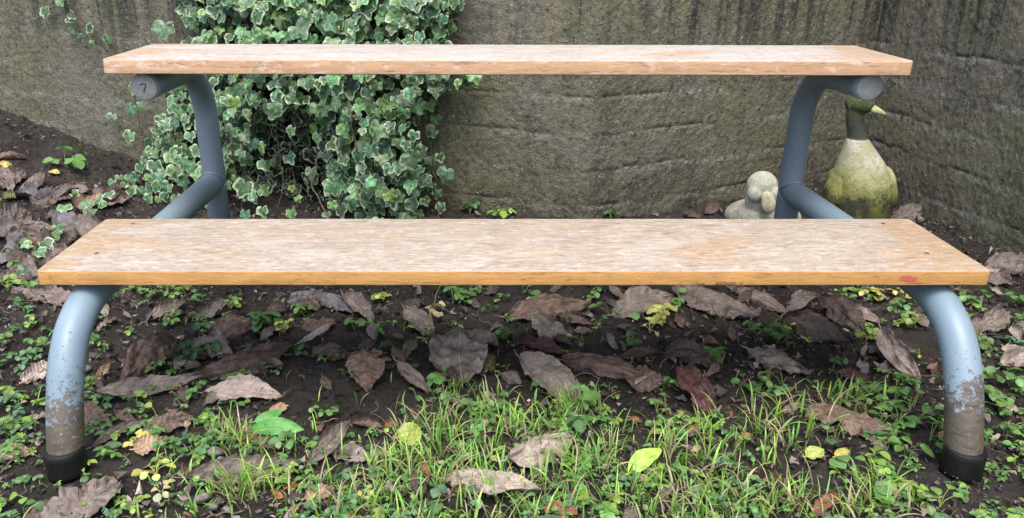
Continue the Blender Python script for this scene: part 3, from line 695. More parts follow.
 (893, 220, 924, 205, 19, 40, -.9, .15, 'torn', 'mauve', 'crumpled mauve leaf on the soil right of the goose'),
]
for h in HERO: lay_leaf(*h)
YEL = [(-2, 163, 13, 166, 5, 'thin yellow leaf at the left edge under the arched brown leaf'), (49, 171, 60, 173, 5, 'small yellow leaf below the clover on the soil bank'), (72, 158, 85, 160, 5, 'small yellow leaf right of the clover on the soil bank')]
for a in YEL: lay_leaf(*a[:4], a[4], 20, .3, .05, 'oval', 'yellow', a[5], 'fallen leaf', 'fallen_leaf')
lay_leaf(252, 426, 303, 428, 17, 38, -.3, .05, 'oval', 'green', 'fresh green glossy leaf lying on the reddish brown leaf', 'fallen leaf', 'fallen_leaf', lift=.016, ruf=.25, m=WEED)
lay_leaf(255, 422, 283, 411, 11, 35, -.3, .05, 'oval', 'green', 'smaller green leaf overlapping behind the fresh glossy one', 'fallen leaf', 'fallen_leaf', lift=.018, ruf=.25, m=WEED)
lay_leaf(628, 471, 661, 447, 19, 25, -.3, .06, 'oval', 'lime', 'lime green oval leaf lying in the grass right of centre', 'fallen leaf', 'fallen_leaf', lift=.006, ruf=.3, m=WEED)
lay_leaf(400, 438, 421, 428, 22, 30, -.4, .06, 'round', 'ygreen', 'yellow green round leaf in the grass left of centre', 'fallen leaf', 'fallen_leaf', lift=.006, ruf=.6, m=WEED)
lay_leaf(806, 456, 824, 449, 15, 25, -.3, .06, 'round', 'ygreen', 'yellow green round leaf in the weeds below the notched leaf', 'fallen leaf', 'fallen_leaf', lift=.006, ruf=.6, m=WEED)
lay_leaf(835, 456, 849, 450, 10, 25, -.3, .06, 'round', 'yellow', 'yellow round leaf right of the yellow green round leaf', 'fallen leaf', 'fallen_leaf', lift=.006, ruf=.6, m=WEED)
# small unlabelled-apart scraps, in three areas
def scraps(n, xr, yr, sz, label, group, cols, ok=None):
    rs = np.random.RandomState(int(xr[0]+yr[0]*3+999)); k = 0
    while k < n:
        x = rs.uniform(*xr); y = rs.uniform(*yr)
        if ok and not ok(x, y): continue
        a = rs.uniform(0, math.pi); l = rs.uniform(*sz)
        dx = math.cos(a)*l/2; dy = math.sin(a)*l*.35
        lay_leaf(x-dx, y-dy, x+dx, y+dy, l*rs.uniform(.35, .6), rs.uniform(5, 45), rs.uniform(-1.2, 1.2), rs.uniform(.02, .14), rs.choice(['oval', 'torn', 'lance', 'oval']), rs.choice(cols), label, 'dead leaf', 'dead_leaf', group, res=(20, 11), ruf=.95, twist=rs.uniform(-.9, .9))
        k += 1
scraps(56, (-25, 135), (172, 285), (22, 44), 'mauve brown dead leaf in the overlapping pile left of the seat', 'leaves in the pile left of the seat', ['mauve', 'brown', 'grey', 'dark', 'dark', 'slate', 'mauve'], lambda x, y: x < 135-(y-176)*.75 and y > 170+x*.12)
scraps(100, (90, 930), (288, 400), (10, 26), 'small dark leaf scrap on the soil under the seat', 'leaf scraps under the seat', ['dark', 'brown', 'grey', 'dark', 'mauve'])
scraps(40, (-10, 1030), (395, 530), (8, 20), 'small dead leaf scrap among the grass in front of the bench', 'leaf scraps in front of the bench', ['brown', 'grey', 'tan', 'pale', 'mauve', 'rust'])
scraps(14, (965, 1050), (262, 420), (12, 26), 'small mauve dead leaf scrap on the ground right of the bench', 'leaf scraps right of the bench', ['mauve', 'brown', 'grey', 'pale'])
scraps(14, (690, 925), (203, 222), (12, 24), 'dark leaf scrap along the foot of the wall near the statues', 'leaf scraps at the wall foot', ['dark', 'brown', 'red', 'mauve'])
# ------------------------------------------------------------------ small leafed weeds
def leaflet(kind, s, rs):
    """flat leaflet, base at origin pointing +x; returns verts, faces, data"""
    if kind == 'round': prof = [(0, .03), (.15, .26), (.4, .44), (.65, .46), (.88, .28), (1, .05)]
    elif kind == 'oval': prof = [(0, .03), (.2, .2), (.45, .31), (.7, .27), (.9, .12), (1, .02)]
    else: prof = [(0, .04), (.18, .20), (.32, .36), (.45, .28), (.6, .38), (.74, .26), (.86, .26), (1, .03)]
    V = []; C = []
    for u, w in prof:
        for v in (-1, -.5, 0, .5, 1):
            V.append((u*s, v*w*s*(1+.06*rs.randn()), (-.25*(u**2)+.22*abs(v)*w)*s)); C.append((.5, abs(v), u))
    return np.array(V), grid_faces(len(prof), 5), np.array(C)
def rotm(yaw, pitch, roll):
    return np.array(Matrix.Rotation(yaw, 3, 'Z') @ Matrix.Rotation(pitch, 3, 'Y') @ Matrix.Rotation(roll, 3, 'X'))
WC = dict(g=(.115, .24, .070), d=(.055, .135, .040), y=(.42, .45, .13), l=(.20, .34, .075), c=(.50, .50, .26), b=(.10, .215, .095))
BARE = [(345, 408, 75, 22), (655, 412, 40, 15), (790, 476, 38, 12), (300, 395, 60, 12), (70, 470, 30, 10), (835, 480, 30, 10), (470, 400, 0, 0), (160, 505, 30, 10), (700, 400, 60, 10), (880, 350, 20, 14), (276, 428, 34, 17), (644, 462, 20, 12)]
def bare(x, y, g): return any(b[2] > 0 and ((x-b[0])/b[2])**2+((y-b[1])/b[3])**2 < 1+.5*(g-.5) for b in BARE)
def add_weed(fol, stm, p, s, kind, colr, n, rs, hgt_=1.0, spread=1.0):
    base = np.array(p); c = np.array(WC[colr])
    for i in range(n):
        az = rs.uniform(0, 2*math.pi); h = s*rs.uniform(.5, 1.6)*hgt_; out = s*rs.uniform(.3, 1.5)*spread
        tip = base+np.array([math.cos(az)*out, math.sin(az)*out, h])
        mid = base+np.array([math.cos(az)*out*.35, math.sin(az)*out*.35, h*.65])
        v, f = tube_mesh([base-np.array([0, 0, .004]), mid, tip], [.0007, .0006, .0005], 5, False)
        stm.add(v, f, tint=c*rs.uniform(.7, 1.0)+np.array([.03, .0, .0]))
        tone = c*rs.uniform(.65, 1.3)*np.array([rs.uniform(.85, 1.2), 1, rs.uniform(.8, 1.2)])
        if kind == 'tri': L = [(az, 1), (az+2.0, .85), (az-2.0, .85)]; kd = 'round'
        elif kind == 'pin': L = [(az, 1.3), (az+.9, .85), (az-.9, .85), (az+1.7, .7), (az-1.7, .7)]; kd = 'lobe'
        elif kind == 'pair': L = [(az, 1), (az+math.pi, 1), (az+1.5, .7), (az-1.5, .7)]; kd = 'oval'
        else: L = [(az, 1.1)]; kd = 'round'
        for a, q in L:
            V, F_, C = leaflet(kd, s*q*rs.uniform(.8, 1.1), rs)
            V = V@rotm(a+rs.uniform(-.2, .2), rs.uniform(-.35, .45), rs.uniform(-.4, .4)).T
            fol.add(V+tip, F_, C, tone)
def px_size_(p): return (np.linalg.norm(np.array(p)-np.array([0, 0, CH])))/F
WEEDS = [  # px, py, size px, kind, colour, n
 (30, 326, 6, 'tri', 'l', 4), (8, 341, 6, 'tri', 'g', 4), (9, 362, 6, 'tri', 'g', 3), (37, 347, 6, 'tri', 'g', 4), (47, 349, 6, 'tri', 'g', 3), (28, 360, 7, 'tri', 'b', 4), (95, 322, 6, 'pair', 'g', 3), (97, 345, 7, 'pair', 'g', 4),
 (116, 299, 6, 'pair', 'g', 4), (137, 292, 6, 'tri', 'g', 4), (151, 297, 5, 'tri', 'g', 3), (185, 292, 5, 'tri', 'l', 3), (166, 324, 6, 'tri', 'g', 3), (178, 365, 9, 'tri', 'd', 3), (192, 363, 9, 'tri', 'd', 3), (154, 372, 6, 'tri', 'g', 3), (7, 395, 7, 'tri', 'l', 5), (86, 387, 6, 'tri', 'l', 3),
 (198, 303, 6, 'tri', 'g', 4), (229, 306, 6, 'tri', 'l', 3), (242, 303, 5, 'tri', 'l', 3), (284, 328, 6, 'tri', 'y', 5), (303, 314, 7, 'tri', 'g', 4), (191, 361, 9, 'one', 'd', 4), (203, 328, 6, 'tri', 'd', 4), (212, 352, 8, 'tri', 'd', 4), (258, 368, 7, 'tri', 'g', 2), (296, 354, 7, 'tri', 'd', 4),
 (354, 328, 7, 'tri', 'g', 3), (370, 330, 7, 'pin', 'g', 4), (230, 379, 6, 'pin', 'g', 3), (194, 395, 7, 'tri', 'g', 4), (378, 300, 6, 'tri', 'l', 4), (465, 303, 6, 'tri', 'g', 4), (383, 300, 5, 'tri', 'y', 4), (476, 293, 6, 'tri', 'g', 3), (504, 300, 5, 'tri', 'g', 3), (534, 300, 6, 'tri', 'g', 2),
 (403, 331, 8, 'one', 'l', 2), (396, 352, 8, 'pin', 'd', 4), (504, 338, 9, 'tri', 'd', 4), (436, 379, 8, 'tri', 'g', 2), (450, 385, 6, 'tri', 'l', 3), (541, 384, 8, 'pin', 'g', 2), (593, 297, 6, 'tri', 'g', 3), (609, 313, 9, 'one', 'g', 3), (626, 313, 8, 'one', 'g', 2), (597, 325, 5, 'one', 'g', 3), (679, 306, 7, 'tri', 'g', 4), (689, 299, 7, 'one', 'g', 2),
 (580, 341, 6, 'one', 'l', 2), (637, 346, 8, 'tri', 'd', 4), (669, 386, 7, 'tri', 'g', 2), (750, 332, 6, 'tri', 'g', 3), (789, 330, 6, 'tri', 'y', 2), (866, 294, 6, 'tri', 'y', 4), (853, 293, 6, 'tri', 'l', 3), (880, 300, 6, 'tri', 'y', 3), (903, 298, 6, 'tri', 'y', 4), (894, 312, 7, 'tri', 'g', 5), (912, 326, 7, 'tri', 'l', 5), (861, 338, 7, 'pin', 'l', 3),
 (782, 386, 9, 'one', 'g', 4), (762, 384, 8, 'tri', 'g', 4), (833, 368, 6, 'tri', 'd', 2), (870, 390, 8, 'tri', 'g', 5), (903, 384, 7, 'tri', 'g', 4), (965, 304, 7, 'tri', 'g', 6), (985, 348, 7, 'tri', 'g', 4), (1000, 378, 9, 'one', 'g', 6), (1012, 388, 8, 'tri', 'g', 4), (1015, 304, 7, 'tri', 'g', 5), (945, 303, 6, 'tri', 'g', 4), (925, 292, 6, 'tri', 'g', 4),
 (88, 469, 7, 'pair', 'l', 3), (86, 477, 6, 'pair', 'l', 2), (157, 417, 7, 'one', 'y', 2), (133, 507, 7, 'tri', 'l', 4), (29, 502, 8, 'one', 'l', 2), (23, 513, 8, 'one', 'g', 2), (212, 425, 7, 'tri', 'g', 3), (226, 427, 7, 'tri', 'g', 3), (234, 405, 7, 'one', 'g', 2), (218, 442, 7, 'tri', 'g', 2), (317, 417, 7, 'tri', 'l', 2), (331, 418, 7, 'tri', 'g', 2), (342, 480, 10, 'tri', 'b', 3), (323, 514, 9, 'tri', 'b', 2),
 (476, 411, 9, 'tri', 'g', 4), (487, 415, 9, 'tri', 'g', 4), (485, 430, 9, 'tri', 'g', 3), (464, 445, 9, 'one', 'g', 4), (485, 445, 9, 'tri', 'g', 3), (513, 453, 8, 'one', 'l', 2), (497, 462, 8, 'one', 'l', 2), (469, 503, 8, 'pin', 'b', 4), (402, 517, 8, 'tri', 'b', 2), (504, 405, 7, 'tri', 'g', 3), (545, 462, 8, 'one', 'l', 2), (660, 423, 7, 'tri', 'g', 4), (666, 405, 9, 'one', 'g', 3), (657, 410, 6, 'tri', 'g', 3),
 (898, 423, 10, 'one', 'g', 6), (893, 443, 9, 'one', 'g', 6), (905, 454, 9, 'one', 'g', 4), (882, 422, 9, 'one', 'g', 4), (917, 422, 10, 'one', 'g', 5), (868, 462, 9, 'one', 'l', 4), (827, 442, 8, 'one', 'g', 2), (837, 442, 8, 'one', 'g', 2), (874, 480, 9, 'one', 'l', 3), (889, 487, 8, 'tri', 'l', 4), (915, 500, 9, 'tri', 'l', 4), (940, 505, 9, 'one', 'l', 4), (930, 440, 9, 'one', 'g', 4),
 (910, 410, 9, 'one', 'g', 5), (880, 405, 8, 'tri', 'g', 4), (895, 400, 8, 'tri', 'g', 4), (775, 400, 8, 'tri', 'g', 4), (752, 392, 7, 'tri', 'g', 4), (1005, 410, 8, 'tri', 'g', 4), (1015, 440, 8, 'tri', 'g', 4), (20, 250, 7, 'tri', 'g', 4), (15, 272, 7, 'tri', 'g', 3), (55, 283, 6, 'tri', 'l', 4), (40, 288, 7, 'tri', 'g', 4), (8, 290, 8, 'tri', 'l', 4)]
fol = MB(); stm = MB(); rsw = np.random.RandomState(5)
for (x, y, s, k, c, n) in WEEDS:
    p = ground(x, y); add_weed(fol, stm, p, s*px_size(p), k, c, n, rsw, .9)
n = 0
while n < 520:
    x = rsw.uniform(-140, 1170); y = rsw.uniform(380, 560)
    if bare(x, y, rsw.rand()*2) or rsw.rand() > sm(378, 430, y)+.1: continue
    if rsw.rand() > sm(.40, .6, fbm(x/60., y/35., 87, 2)): continue
    p = ground(x, y)
    if foot_clear(p[0], p[1]) > .3: continue
    add_weed(fol, stm, p, rsw.uniform(3.5, 7.5)*px_size(p), rsw.choice(['tri', 'tri', 'pair', 'one', 'pin']), rsw.choice(['g', 'l', 'b', 'g', 'y'], p=[.35, .24, .22, .17, .02]), rsw.randint(2, 6), rsw, .9); n += 1
n = 0
while n < 1250:
    x = rsw.uniform(-140, 1170); y = rsw.uniform(288, 640)
    if bare(x, y, rsw.rand()*2) and rsw.rand() < .8: continue
    dens = .35+.65*sm(.45, .62, fbm(x/90., y/60., 77, 2))
    if 300 < x < 860 and 300 < y < 400: dens *= .70
    if x < 120 or x > 960: dens *= 1.5
    if 240 < x < 400 and 380 < y < 450: dens *= .3
    if x > 850: dens *= 1.6
    if rsw.rand() > dens: continue
    p = ground(x, y); add_weed(fol, stm, p, rsw.uniform(2.0, 5.2)*px_size(p), rsw.choice(['tri', 'tri', 'pair', 'one', 'pin']), rsw.choice(['g', 'g', 'd', 'l', 'b', 'g']), rsw.randint(2, 5), rsw, .8); n += 1
o = fol.build('ground_cover', WEED); tag(o, 'low clover and small seedlings spread over the soil', 'weeds', kind='stuff')
o = stm.build('ground_cover_stems', GSTEM); tag(o, 'fine green stalks of the clover and seedlings over the soil', 'weeds', kind='stuff')
def weed_thing(x, y, s, k, c, n, label, hh=1.0, name='weed_seedling', cat='weed', sp=1.0):
    p = ground(x, y); rs = np.random.RandomState(int(x*7+y)); a = MB(); b = MB()
    add_weed(a, b, p, s*px_size(p), k, c, n, rs, hh, sp)
    e = empty(name, tuple(p)); tag(e, label, cat)
    for m_, nm, mt in ((a, 'foliage', WEED), (b, 'stem', GSTEM)):
        m_.v = [v-p for v in m_.v]; m_.build(nm, mt, e)
weed_thing(130, 446, 8, 'tri', 'y', 3, 'yellow three leaved seedling right of the left rubber foot', .9)
weed_thing(156, 474, 8, 'one', 'y', 9, 'pale yellow seedling with round leaves on bare soil right of the left foot', .9, sp=1.4)
weed_thing(162, 494, 7, 'one', 'c', 7, 'cream leaved sprig below the pale yellow seedling', .7)
weed_thing(100, 460, 9, 'pair', 'g', 4, 'bright green seedling pressed against the left rubber foot')
weed_thing(288, 452, 10, 'tri', 'g', 3, 'green three leaved clover below the fresh green fallen leaf')
weed_thing(266, 328, 12, 'tri', 'd', 5, 'dark green clover with broad leaves under the left half of the seat', .8)
weed_thing(453, 302, 12, 'pin', 'g', 4, 'green lobed leaf rosette under the middle front edge of the seat', .7)
weed_thing(434, 303, 14, 'one', 'l', 1, 'single upright oval green leaf under the middle of the seat')
weed_thing(430, 316, 8, 'one', 'c', 7, 'cream seedling with round leaflets right of the grey brown leaf', 1.2)
weed_thing(663, 322, 11, 'pin', 'y', 5, 'pale yellow lobed seedling under the seat right of centre', .9)
weed_thing(650, 331, 6, 'one', 'c', 5, 'tiny cream sprig left of the pale yellow lobed seedling')
weed_thing(714, 356, 10, 'pin', 'g', 6, 'bright green clover growing over the dark leaf', .7)
weed_thing(778, 342, 11, 'tri', 'd', 6, 'green clover on bare soil left of the glossy dark leaf', .9)
weed_thing(577, 424, 15, 'pin', 'g', 3, 'tall green lobed seedling beside the pale broad leaf in the grass', 1.6)
weed_thing(570, 446, 11, 'tri', 'g', 2, 'three leaved sprig over the right end of the pale broad leaf', .9)
weed_thing(598, 512, 12, 'pin', 'l', 5, 'bright green lobed weed at the bottom edge right of centre', .6)
weed_thing(857, 482, 14, 'one', 'g', 5, 'weed with large round green leaves at the bottom right', .6)
weed_thing(432, 500, 12, 'tri', 'b', 2, 'blue green clover leaf in the grass left of the wide beige leaf', .8)
weed_thing(66, 166, 11, 'tri', 'g', 5, 'dark green clover growing on the soil bank by the wall', .8)
weed_thing(500, 214, 9, 'pin', 'l', 5, 'yellow green fern like weed at the foot of the wall behind the seat', .9)
weed_thing(611, 219, 10, 'pin', 'g', 3, 'green lobed leaf peeping over the seat at the blunt wall corner', .7)
weed_thing(470, 213, 8, 'tri', 'd', 5, 'dark green weed at the wall foot right of the ivy', .9)
weed_thing(434, 385, 10, 'tri', 'g', 3, 'green clover in front of the large round leaf', .9)
# ------------------------------------------------------------------ grass
def grass(nmax, name, label, straw=False):
    mb = MB(); rs = np.random.RandomState(8 if not straw else 9); k = 0
    tufts = [(t[0], t[1], t[2]) for t in ((390, 470, 40), (440, 430, 35), (360, 500, 35), (480, 470, 45), (530, 425, 35), (520, 500, 50), (600, 470, 50), (640, 455, 40), (690, 470, 60), (740, 440, 50), (720, 500, 55), (780, 500, 40), (570, 410, 16), (760, 415, 25), (800, 420, 30), (500, 400, 30), (880, 500, 40), (245, 440, 20), (250, 490, 22), (130, 345, 6), (30, 480, 25), (980, 490, 30), (840, 400, 25), (700, 510, 60), (420, 510, 50), (460, 400, 25), (1010, 500, 30), (60, 480, 15), (900, 350, 12))]
    while k < nmax:
        if rs.rand() < .66:
            tx, ty, tr = tufts[rs.randint(len(tufts))]
            x = tx+rs.randn()*tr*.8; y = ty+rs.randn()*tr*.36; hh = rs.uniform(.35, 1.05)
            if y < 385: continue
            if rs.rand() > .15+.85*sm(.38, .55, fbm(x/22., y/12., 58, 2)): continue
        else:
            x = rs.uniform(-150, 1180); y = 300+340*rs.rand()**.55; hh = rs.uniform(.2, .7)
            if y < 400 and rs.rand() < .75: continue
            if rs.rand() > .3+.7*sm(.4, .6, fbm(x/70., y/40., 55, 2)): continue
        if y < 292 or (bare(x, y, rs.rand()*2) and rs.rand() < .9): continue
        p = ground(x, y)
        if foot_clear(p[0], p[1]) > .05: continue
        if y < 395: hh *= .55
        L = .052*hh*(1.0 if not straw else 1.1); az = rs.uniform(0, 2*math.pi); lean = rs.uniform(.25, 1.45) if not straw else rs.uniform(1.1, 1.5)
        w = rs.choice([.0008, .0011, .0015, .0021], p=[.3, .35, .25, .1])*(1 if not straw else .8); seg = 6
        d = np.array([math.cos(az), math.sin(az), 0]); s_ = np.array([-math.sin(az), math.cos(az), 0]); s_ = norm(s_+np.array([0, 0, rs.uniform(-.4, .4)]))
        pts = []; a = lean*.35; q = np.array(p)-np.array([0, 0, .003])
        side = rs.uniform(-.5, .5)
        for i in range(seg+1):
            pts.append(q.copy()); q = q+(d*math.sin(a)+np.array([0, 0, math.cos(a)])+s_*side*.12*i/seg)*L/seg; a += lean*1.1/seg*(1.6*i/seg+.4)
            if q[2] < H(q[0], q[1])+.002: q[2] = H(q[0], q[1])+.002
        V = []; C = []
        for i, pp in enumerate(pts):
            ww = w*(1-(i/seg)**2.2)+.0001; V += [pp-s_*ww, pp+s_*ww]; C += [(.5, 1, i/seg)]*2
        F_ = [(2*i, 2*i+1, 2*i+3, 2*i+2) for i in range(seg)]
        if straw: t = np.array([.42, .37, .22])*rs.uniform(.5, 1.2)
        else: t = np.array([.25, .48, .095])*rs.uniform(.55, 1.25)*np.array([rs.uniform(.75, 1.35), 1, rs.uniform(.7, 1.3)])
        tt = np.array([t*(.75+.45*c[2]) for c in C]); mb.add(V, F_, C, tt); k += 1
    o = mb.build(name, GRASS); tag(o, label, 'grass', kind='stuff')
grass(2400, 'grass', 'thin tufts of bright green grass growing in front of the bench')
grass(1200, 'dry_grass', 'pale dry grass stalks lying between the green blades', True)
# roots and twigs as stuff
mb = MB(); rs = np.random.RandomState(21)
for i in range(260):
    x = rs.uniform(-60, 1080); y = rs.uniform(290, 530) if rs.rand() < .8 else rs.uniform(180, 280)
    if 180 <= y < 285 and x > 120: continue
    p = ground(x, y); az = rs.uniform(0, 6.28); L = rs.uniform(.012, .05); pts = []
    for k in range(6):
        q = p+np.array([math.cos(az), math.sin(az), 0])*L*k/5; az += rs.uniform(-.35, .35)
        pts.append((q[0], q[1], H(q[0], q[1])+.003+.004*rs.rand()))
    v, f = tube_mesh(pts, rs.uniform(.0004, .0011), 5); mb.add(v, f)
o = mb.build('twig_litter', TWIG); tag(o, 'fine twigs and root threads littering the soil', 'twigs', kind='stuff')
# ------------------------------------------------------------------ pebbles
PEB = [(202, 500, 7, 'largest grey pebble in the group at the bottom left'), (213, 508, 5, 'rounded pebble right of the largest grey pebble'), (219, 503, 4.5, 'smaller pale pebble behind the rounded pebble'), (227, 511, 4.5, 'small pebble at the right of the pebble group'), (216, 454, 7, 'pale pebble on the soil left of the reddish brown leaf'), (221, 462, 5, 'little pale pebble touching the large long mauve leaf'), (86, 370, 5, 'tiny white pebble on the inner side of the left leg'), (112, 448, 6, 'small grey pebble right of the left rubber foot')]
for i, (x, y, s, lab) in enumerate(PEB):
    p = ground(x, y); r = s*px_size(p); rs = np.random.RandomState(i+5); V = []
    for a in range(9):
        th = math.pi*a/8
        for b in range(14):
            ph = 2*math.pi*b/14; d = np.array([math.sin(th)*math.cos(ph), math.sin(th)*math.sin(ph), math.cos(th)])
            k = 1+.28*(fbm(d[0]*1.3+d[2], d[1]*1.3-d[2]*.7, i*7, 2)-.5)*2
            V.append(d*k*r*np.array([1.15, .8, .6]))
    V = np.array(V)@rotm(rs.uniform(0, 3), 0, 0).T
    fs = [(a*14+b, a*14+(b+1) % 14, (a+1)*14+(b+1) % 14, (a+1)*14+b) for a in range(8) for b in range(14)]
    mb = MB(); mb.add(V, fs); o = mb.build('pebble', STONE); o.location = (p[0], p[1], p[2]+r*.35); tag(o, lab, 'pebble')
# ------------------------------------------------------------------ ivy
def ivy_tpl():
    key = [(0, 1.0), (16, .84), (34, .64), (50, .72), (64, .84), (80, .76), (98, .66), (116, .68), (132, .68), (150, .54), (168, .30), (180, .16)]
    A = []; Rr = []
    for a, r in key: A.append(a); Rr.append(r)
    for a, r in key[1:-1][::-1]: A.append(360-a); Rr.append(r)
    A = np.radians(A); Rr = np.array(Rr); n = len(A)
    V = [(0, 0, 0)]; C = [(0, 0, 1)]
    lobes = np.radians([0, 66, 134, 226, 294])
    for q, e in ((.35, .30), (.68, .62), (.88, .84), (1.0, 1.0)):
        for a, r in zip(A, Rr):
            rad = r*q; vein = max(0, 1-6*min(abs((a-l+math.pi) % (2*math.pi)-math.pi) for l in lobes))*(1-q*.6)
            x = rad*math.cos(a); y = rad*math.sin(a)
            V.append((x, y, .16*abs(y)-.16*x*x-.05*math.cos(a*5)*rad)); C.append((0, e, vein))
    F_ = [(0, 1+i, 1+(i+1) % n) for i in range(n)]
    for k in range(3):
        o1 = 1+k*n; o2 = 1+(k+1)*n
        F_ += [(o1+i, o2+i, o2+(i+1) % n, o1+(i+1) % n) for i in range(n)]
    return np.array(V), F_, np.array(C)
IV, IF, IC = ivy_tpl()
def ivy_leaf(mb, P, size, down, nrm, rs, dark=1.0, fresh=False):
    nrm = norm(nrm); x = norm(np.asarray(down)-nrm*np.dot(down, nrm)); y = np.cross(nrm, x)
    V = IV.copy()*size*np.array([rs.uniform(.62, .80), rs.uniform(.60, .86), rs.uniform(.3, 1.6)])
    V[:, 1] *= 1+.15*rs.randn()*np.sign(V[:, 1])*.6
    V[:, 2] += size*.06*(vn(V[:, 0]/size*3, V[:, 1]/size*3, rs.randint(200))-.5)*2
    Q = V[:, :1]*x+V[:, 1:2]*y+V[:, 2:]*nrm+P
    C = IC.copy(); C[:, 0] = rs.rand()
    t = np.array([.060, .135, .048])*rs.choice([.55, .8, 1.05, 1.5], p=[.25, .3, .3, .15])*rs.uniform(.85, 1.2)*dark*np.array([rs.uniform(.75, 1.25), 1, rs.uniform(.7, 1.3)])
    if fresh: t = np.array([.16, .28, .06])
    mb.add(Q, IF, C, t)
def wallpt(px, py, off):
    d = ray(px, py); o = np.array([0, 0, CH])
    if px < 560: nr = np.array([-math.sin(R(20)), -math.cos(R(20)), 0])
    else: nr = np.array([mn[0], mn[1], 0])
    K = np.array([KX, KY, 0])+nr*off
    t = np.dot(K-o, nr)/np.dot(d, nr); return o+d*t, nr
def inpoly(x, y, P):
    c = False; j = len(P)-1
    for i in range(len(P)):
        if (P[i][1] > y) != (P[j][1] > y) and x < (P[j][0]-P[i][0])*(y-P[i][1])/(P[j][1]-P[i][1])+P[i][0]: c = not c
        j = i
    return c
POLY = [(170, -120), (440, -120), (462, -20), (452, 25), (440, 40), (470, 60), (482, 80), (462, 92), (430, 96), (412, 120), (420, 150), (424, 190), (408, 222), (330, 224), (250, 224), (160, 222), (118, 216), (108, 205), (140, 180), (150, 150), (160, 128), (172, 100), (186, 60), (190, 30), (178, 10), (168, -20)]
HOLE = [(262, 118), (318, 108), (330, 150), (332, 190), (322, 224), (256, 224), (250, 160)]
HOLE2 = [(196, 0), (206, 0), (206, 44), (196, 44)]
ivy = empty('ivy_plant', (-.45, 2.05, 0)); tag(ivy, 'variegated green and cream ivy hanging over the wall behind the bench', 'ivy')
IO = np.array([-.45, 2.05, 0])
fl = MB(); sm_ = MB(); rs = np.random.RandomState(31); k = 0; tries = 0
while k < 1900 and tries < 60000:
    tries += 1
    x = rs.uniform(100, 490); y = rs.uniform(-110, 224)
    if not inpoly(x+rs.randn()*3, y+rs.randn()*3, POLY): continue
    hole = inpoly(x, y, HOLE)
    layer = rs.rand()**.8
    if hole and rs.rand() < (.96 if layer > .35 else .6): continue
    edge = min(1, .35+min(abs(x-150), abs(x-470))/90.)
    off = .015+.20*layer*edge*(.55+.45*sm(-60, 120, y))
    if y > 60 and x < 200: off *= .7
    P, nr = wallpt(x, y, off)
    if P[2] < .02+H(P[0], P[1]) or P[2] > TOP: continue
    if P[1] < 1.66 and abs(P[0]+.549) < .06: continue
    n_ = nr*1.0+np.array([rs.randn()*.38, rs.randn()*.2, .55+rs.randn()*.35])
    dn = np.array([rs.randn()*.55, -.25, -1])
    ivy_leaf(fl, P-IO, rs.choice([.022, .029, .036, .046], p=[.20, .36, .32, .12]), dn, n_, rs, .68+.55*layer, rs.rand() < .03); k += 1  # tint drops toward the wall, painting shade between the leaf layers
# inner leaves against the wall, tinted dark to paint the shade inside the growth
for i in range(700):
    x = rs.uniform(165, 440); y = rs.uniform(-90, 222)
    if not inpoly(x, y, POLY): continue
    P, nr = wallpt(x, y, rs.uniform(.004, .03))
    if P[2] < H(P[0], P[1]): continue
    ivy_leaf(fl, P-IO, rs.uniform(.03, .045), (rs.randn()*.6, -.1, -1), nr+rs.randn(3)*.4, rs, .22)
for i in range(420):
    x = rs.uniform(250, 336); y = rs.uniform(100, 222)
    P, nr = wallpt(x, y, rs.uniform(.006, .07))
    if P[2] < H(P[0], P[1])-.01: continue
    ivy_leaf(fl, P-IO, rs.uniform(.03, .045), (rs.randn()*.6, -.1, -1), nr+rs.randn(3)*.4, rs, .16)  # back of the hollow: deep shade painted into the leaf colour
SINGLE = [(165, 27, .056, .06), (436, 118, .030, .05), (428, 112, .028, .04), (433, 131, .036, .05), (431, 158, .034, .05), (440, 156, .028, .05), (446, 172, .042, .05), (437, 192, .028, .06), (441, 206, .032, .06), (417, 145, .034, .05), (132, 108, .038, .05), (140, 105, .032, .05), (130, 135, .042, .06), (197, 150, .04, .16), (190, 135, .036, .15), (185, 180, .04, .2), (195, 195, .04, .2), (160, 178, .04, .16), (178, 150, .036, .14), (170, 138, .034, .12), (150, 176, .036, .16), (140, 200, .036, .18), (185, 208, .036, .22), (205, 200, .036, .2), (170, 155, .045, .15), (182, 160, .04, .17), (190, 165, .036, .2), (196, 172, .04, .2), (165, 195, .036, .2), (158, 186, .04, .18), (150, 186, .034, .16), (176, 198, .034, .22), (136, 176, .034, .13), (176, 122, .036, .1), (186, 118, .036, .12), (192, 108, .034, .12), (155, 128, .03, .08), (200, 125, .036, .14), (172, 108, .034, .1), (128, 200, .034, .18), (135, 212, .036, .2), (152, 216, .034, .22), (113, 116, .030, .02), (134, 87, .040, .09), (458, 82, .022, .03), (475, 84, .020, .02), (448, 84, .028, .04), (444, 25, .046, .06), (453, 6, .036, .05), (428, 6, .04, .06), (436, 46, .034, .05),
          (150, 150, .034, .10), (140, 166, .034, .12), (131, 186, .036, .14), (122, 194, .030, .14), (160, 140, .03, .1), (155, 165, .045, .15), (175, 170, .045, .2), (168, 186, .040, .22), (147, 192, .032, .18), (150, 204, .032, .2), (126, 206, .036, .16), (118, 212, .034, .18), (160, 205, .032, .2), (425, 200, .03, .08), (432, 186, .03, .06), (418, 213, .036, .12), (405, 210, .036, .14), (372, 214, .030, .16), (395, 205, .03, .16), (292, 130, .036, .16), (263, 147, .038, .2), (262, 163, .034, .22), (263, 190, .036, .2), (263, 210, .036, .24), (246, 214, .034, .24), (292, 212, .034, .2), (180, 110, .034, .1), (165, 125, .034, .1), (160, 118, .03, .09), (172, 88, .036, .12), (183, 95, .034, .12)]
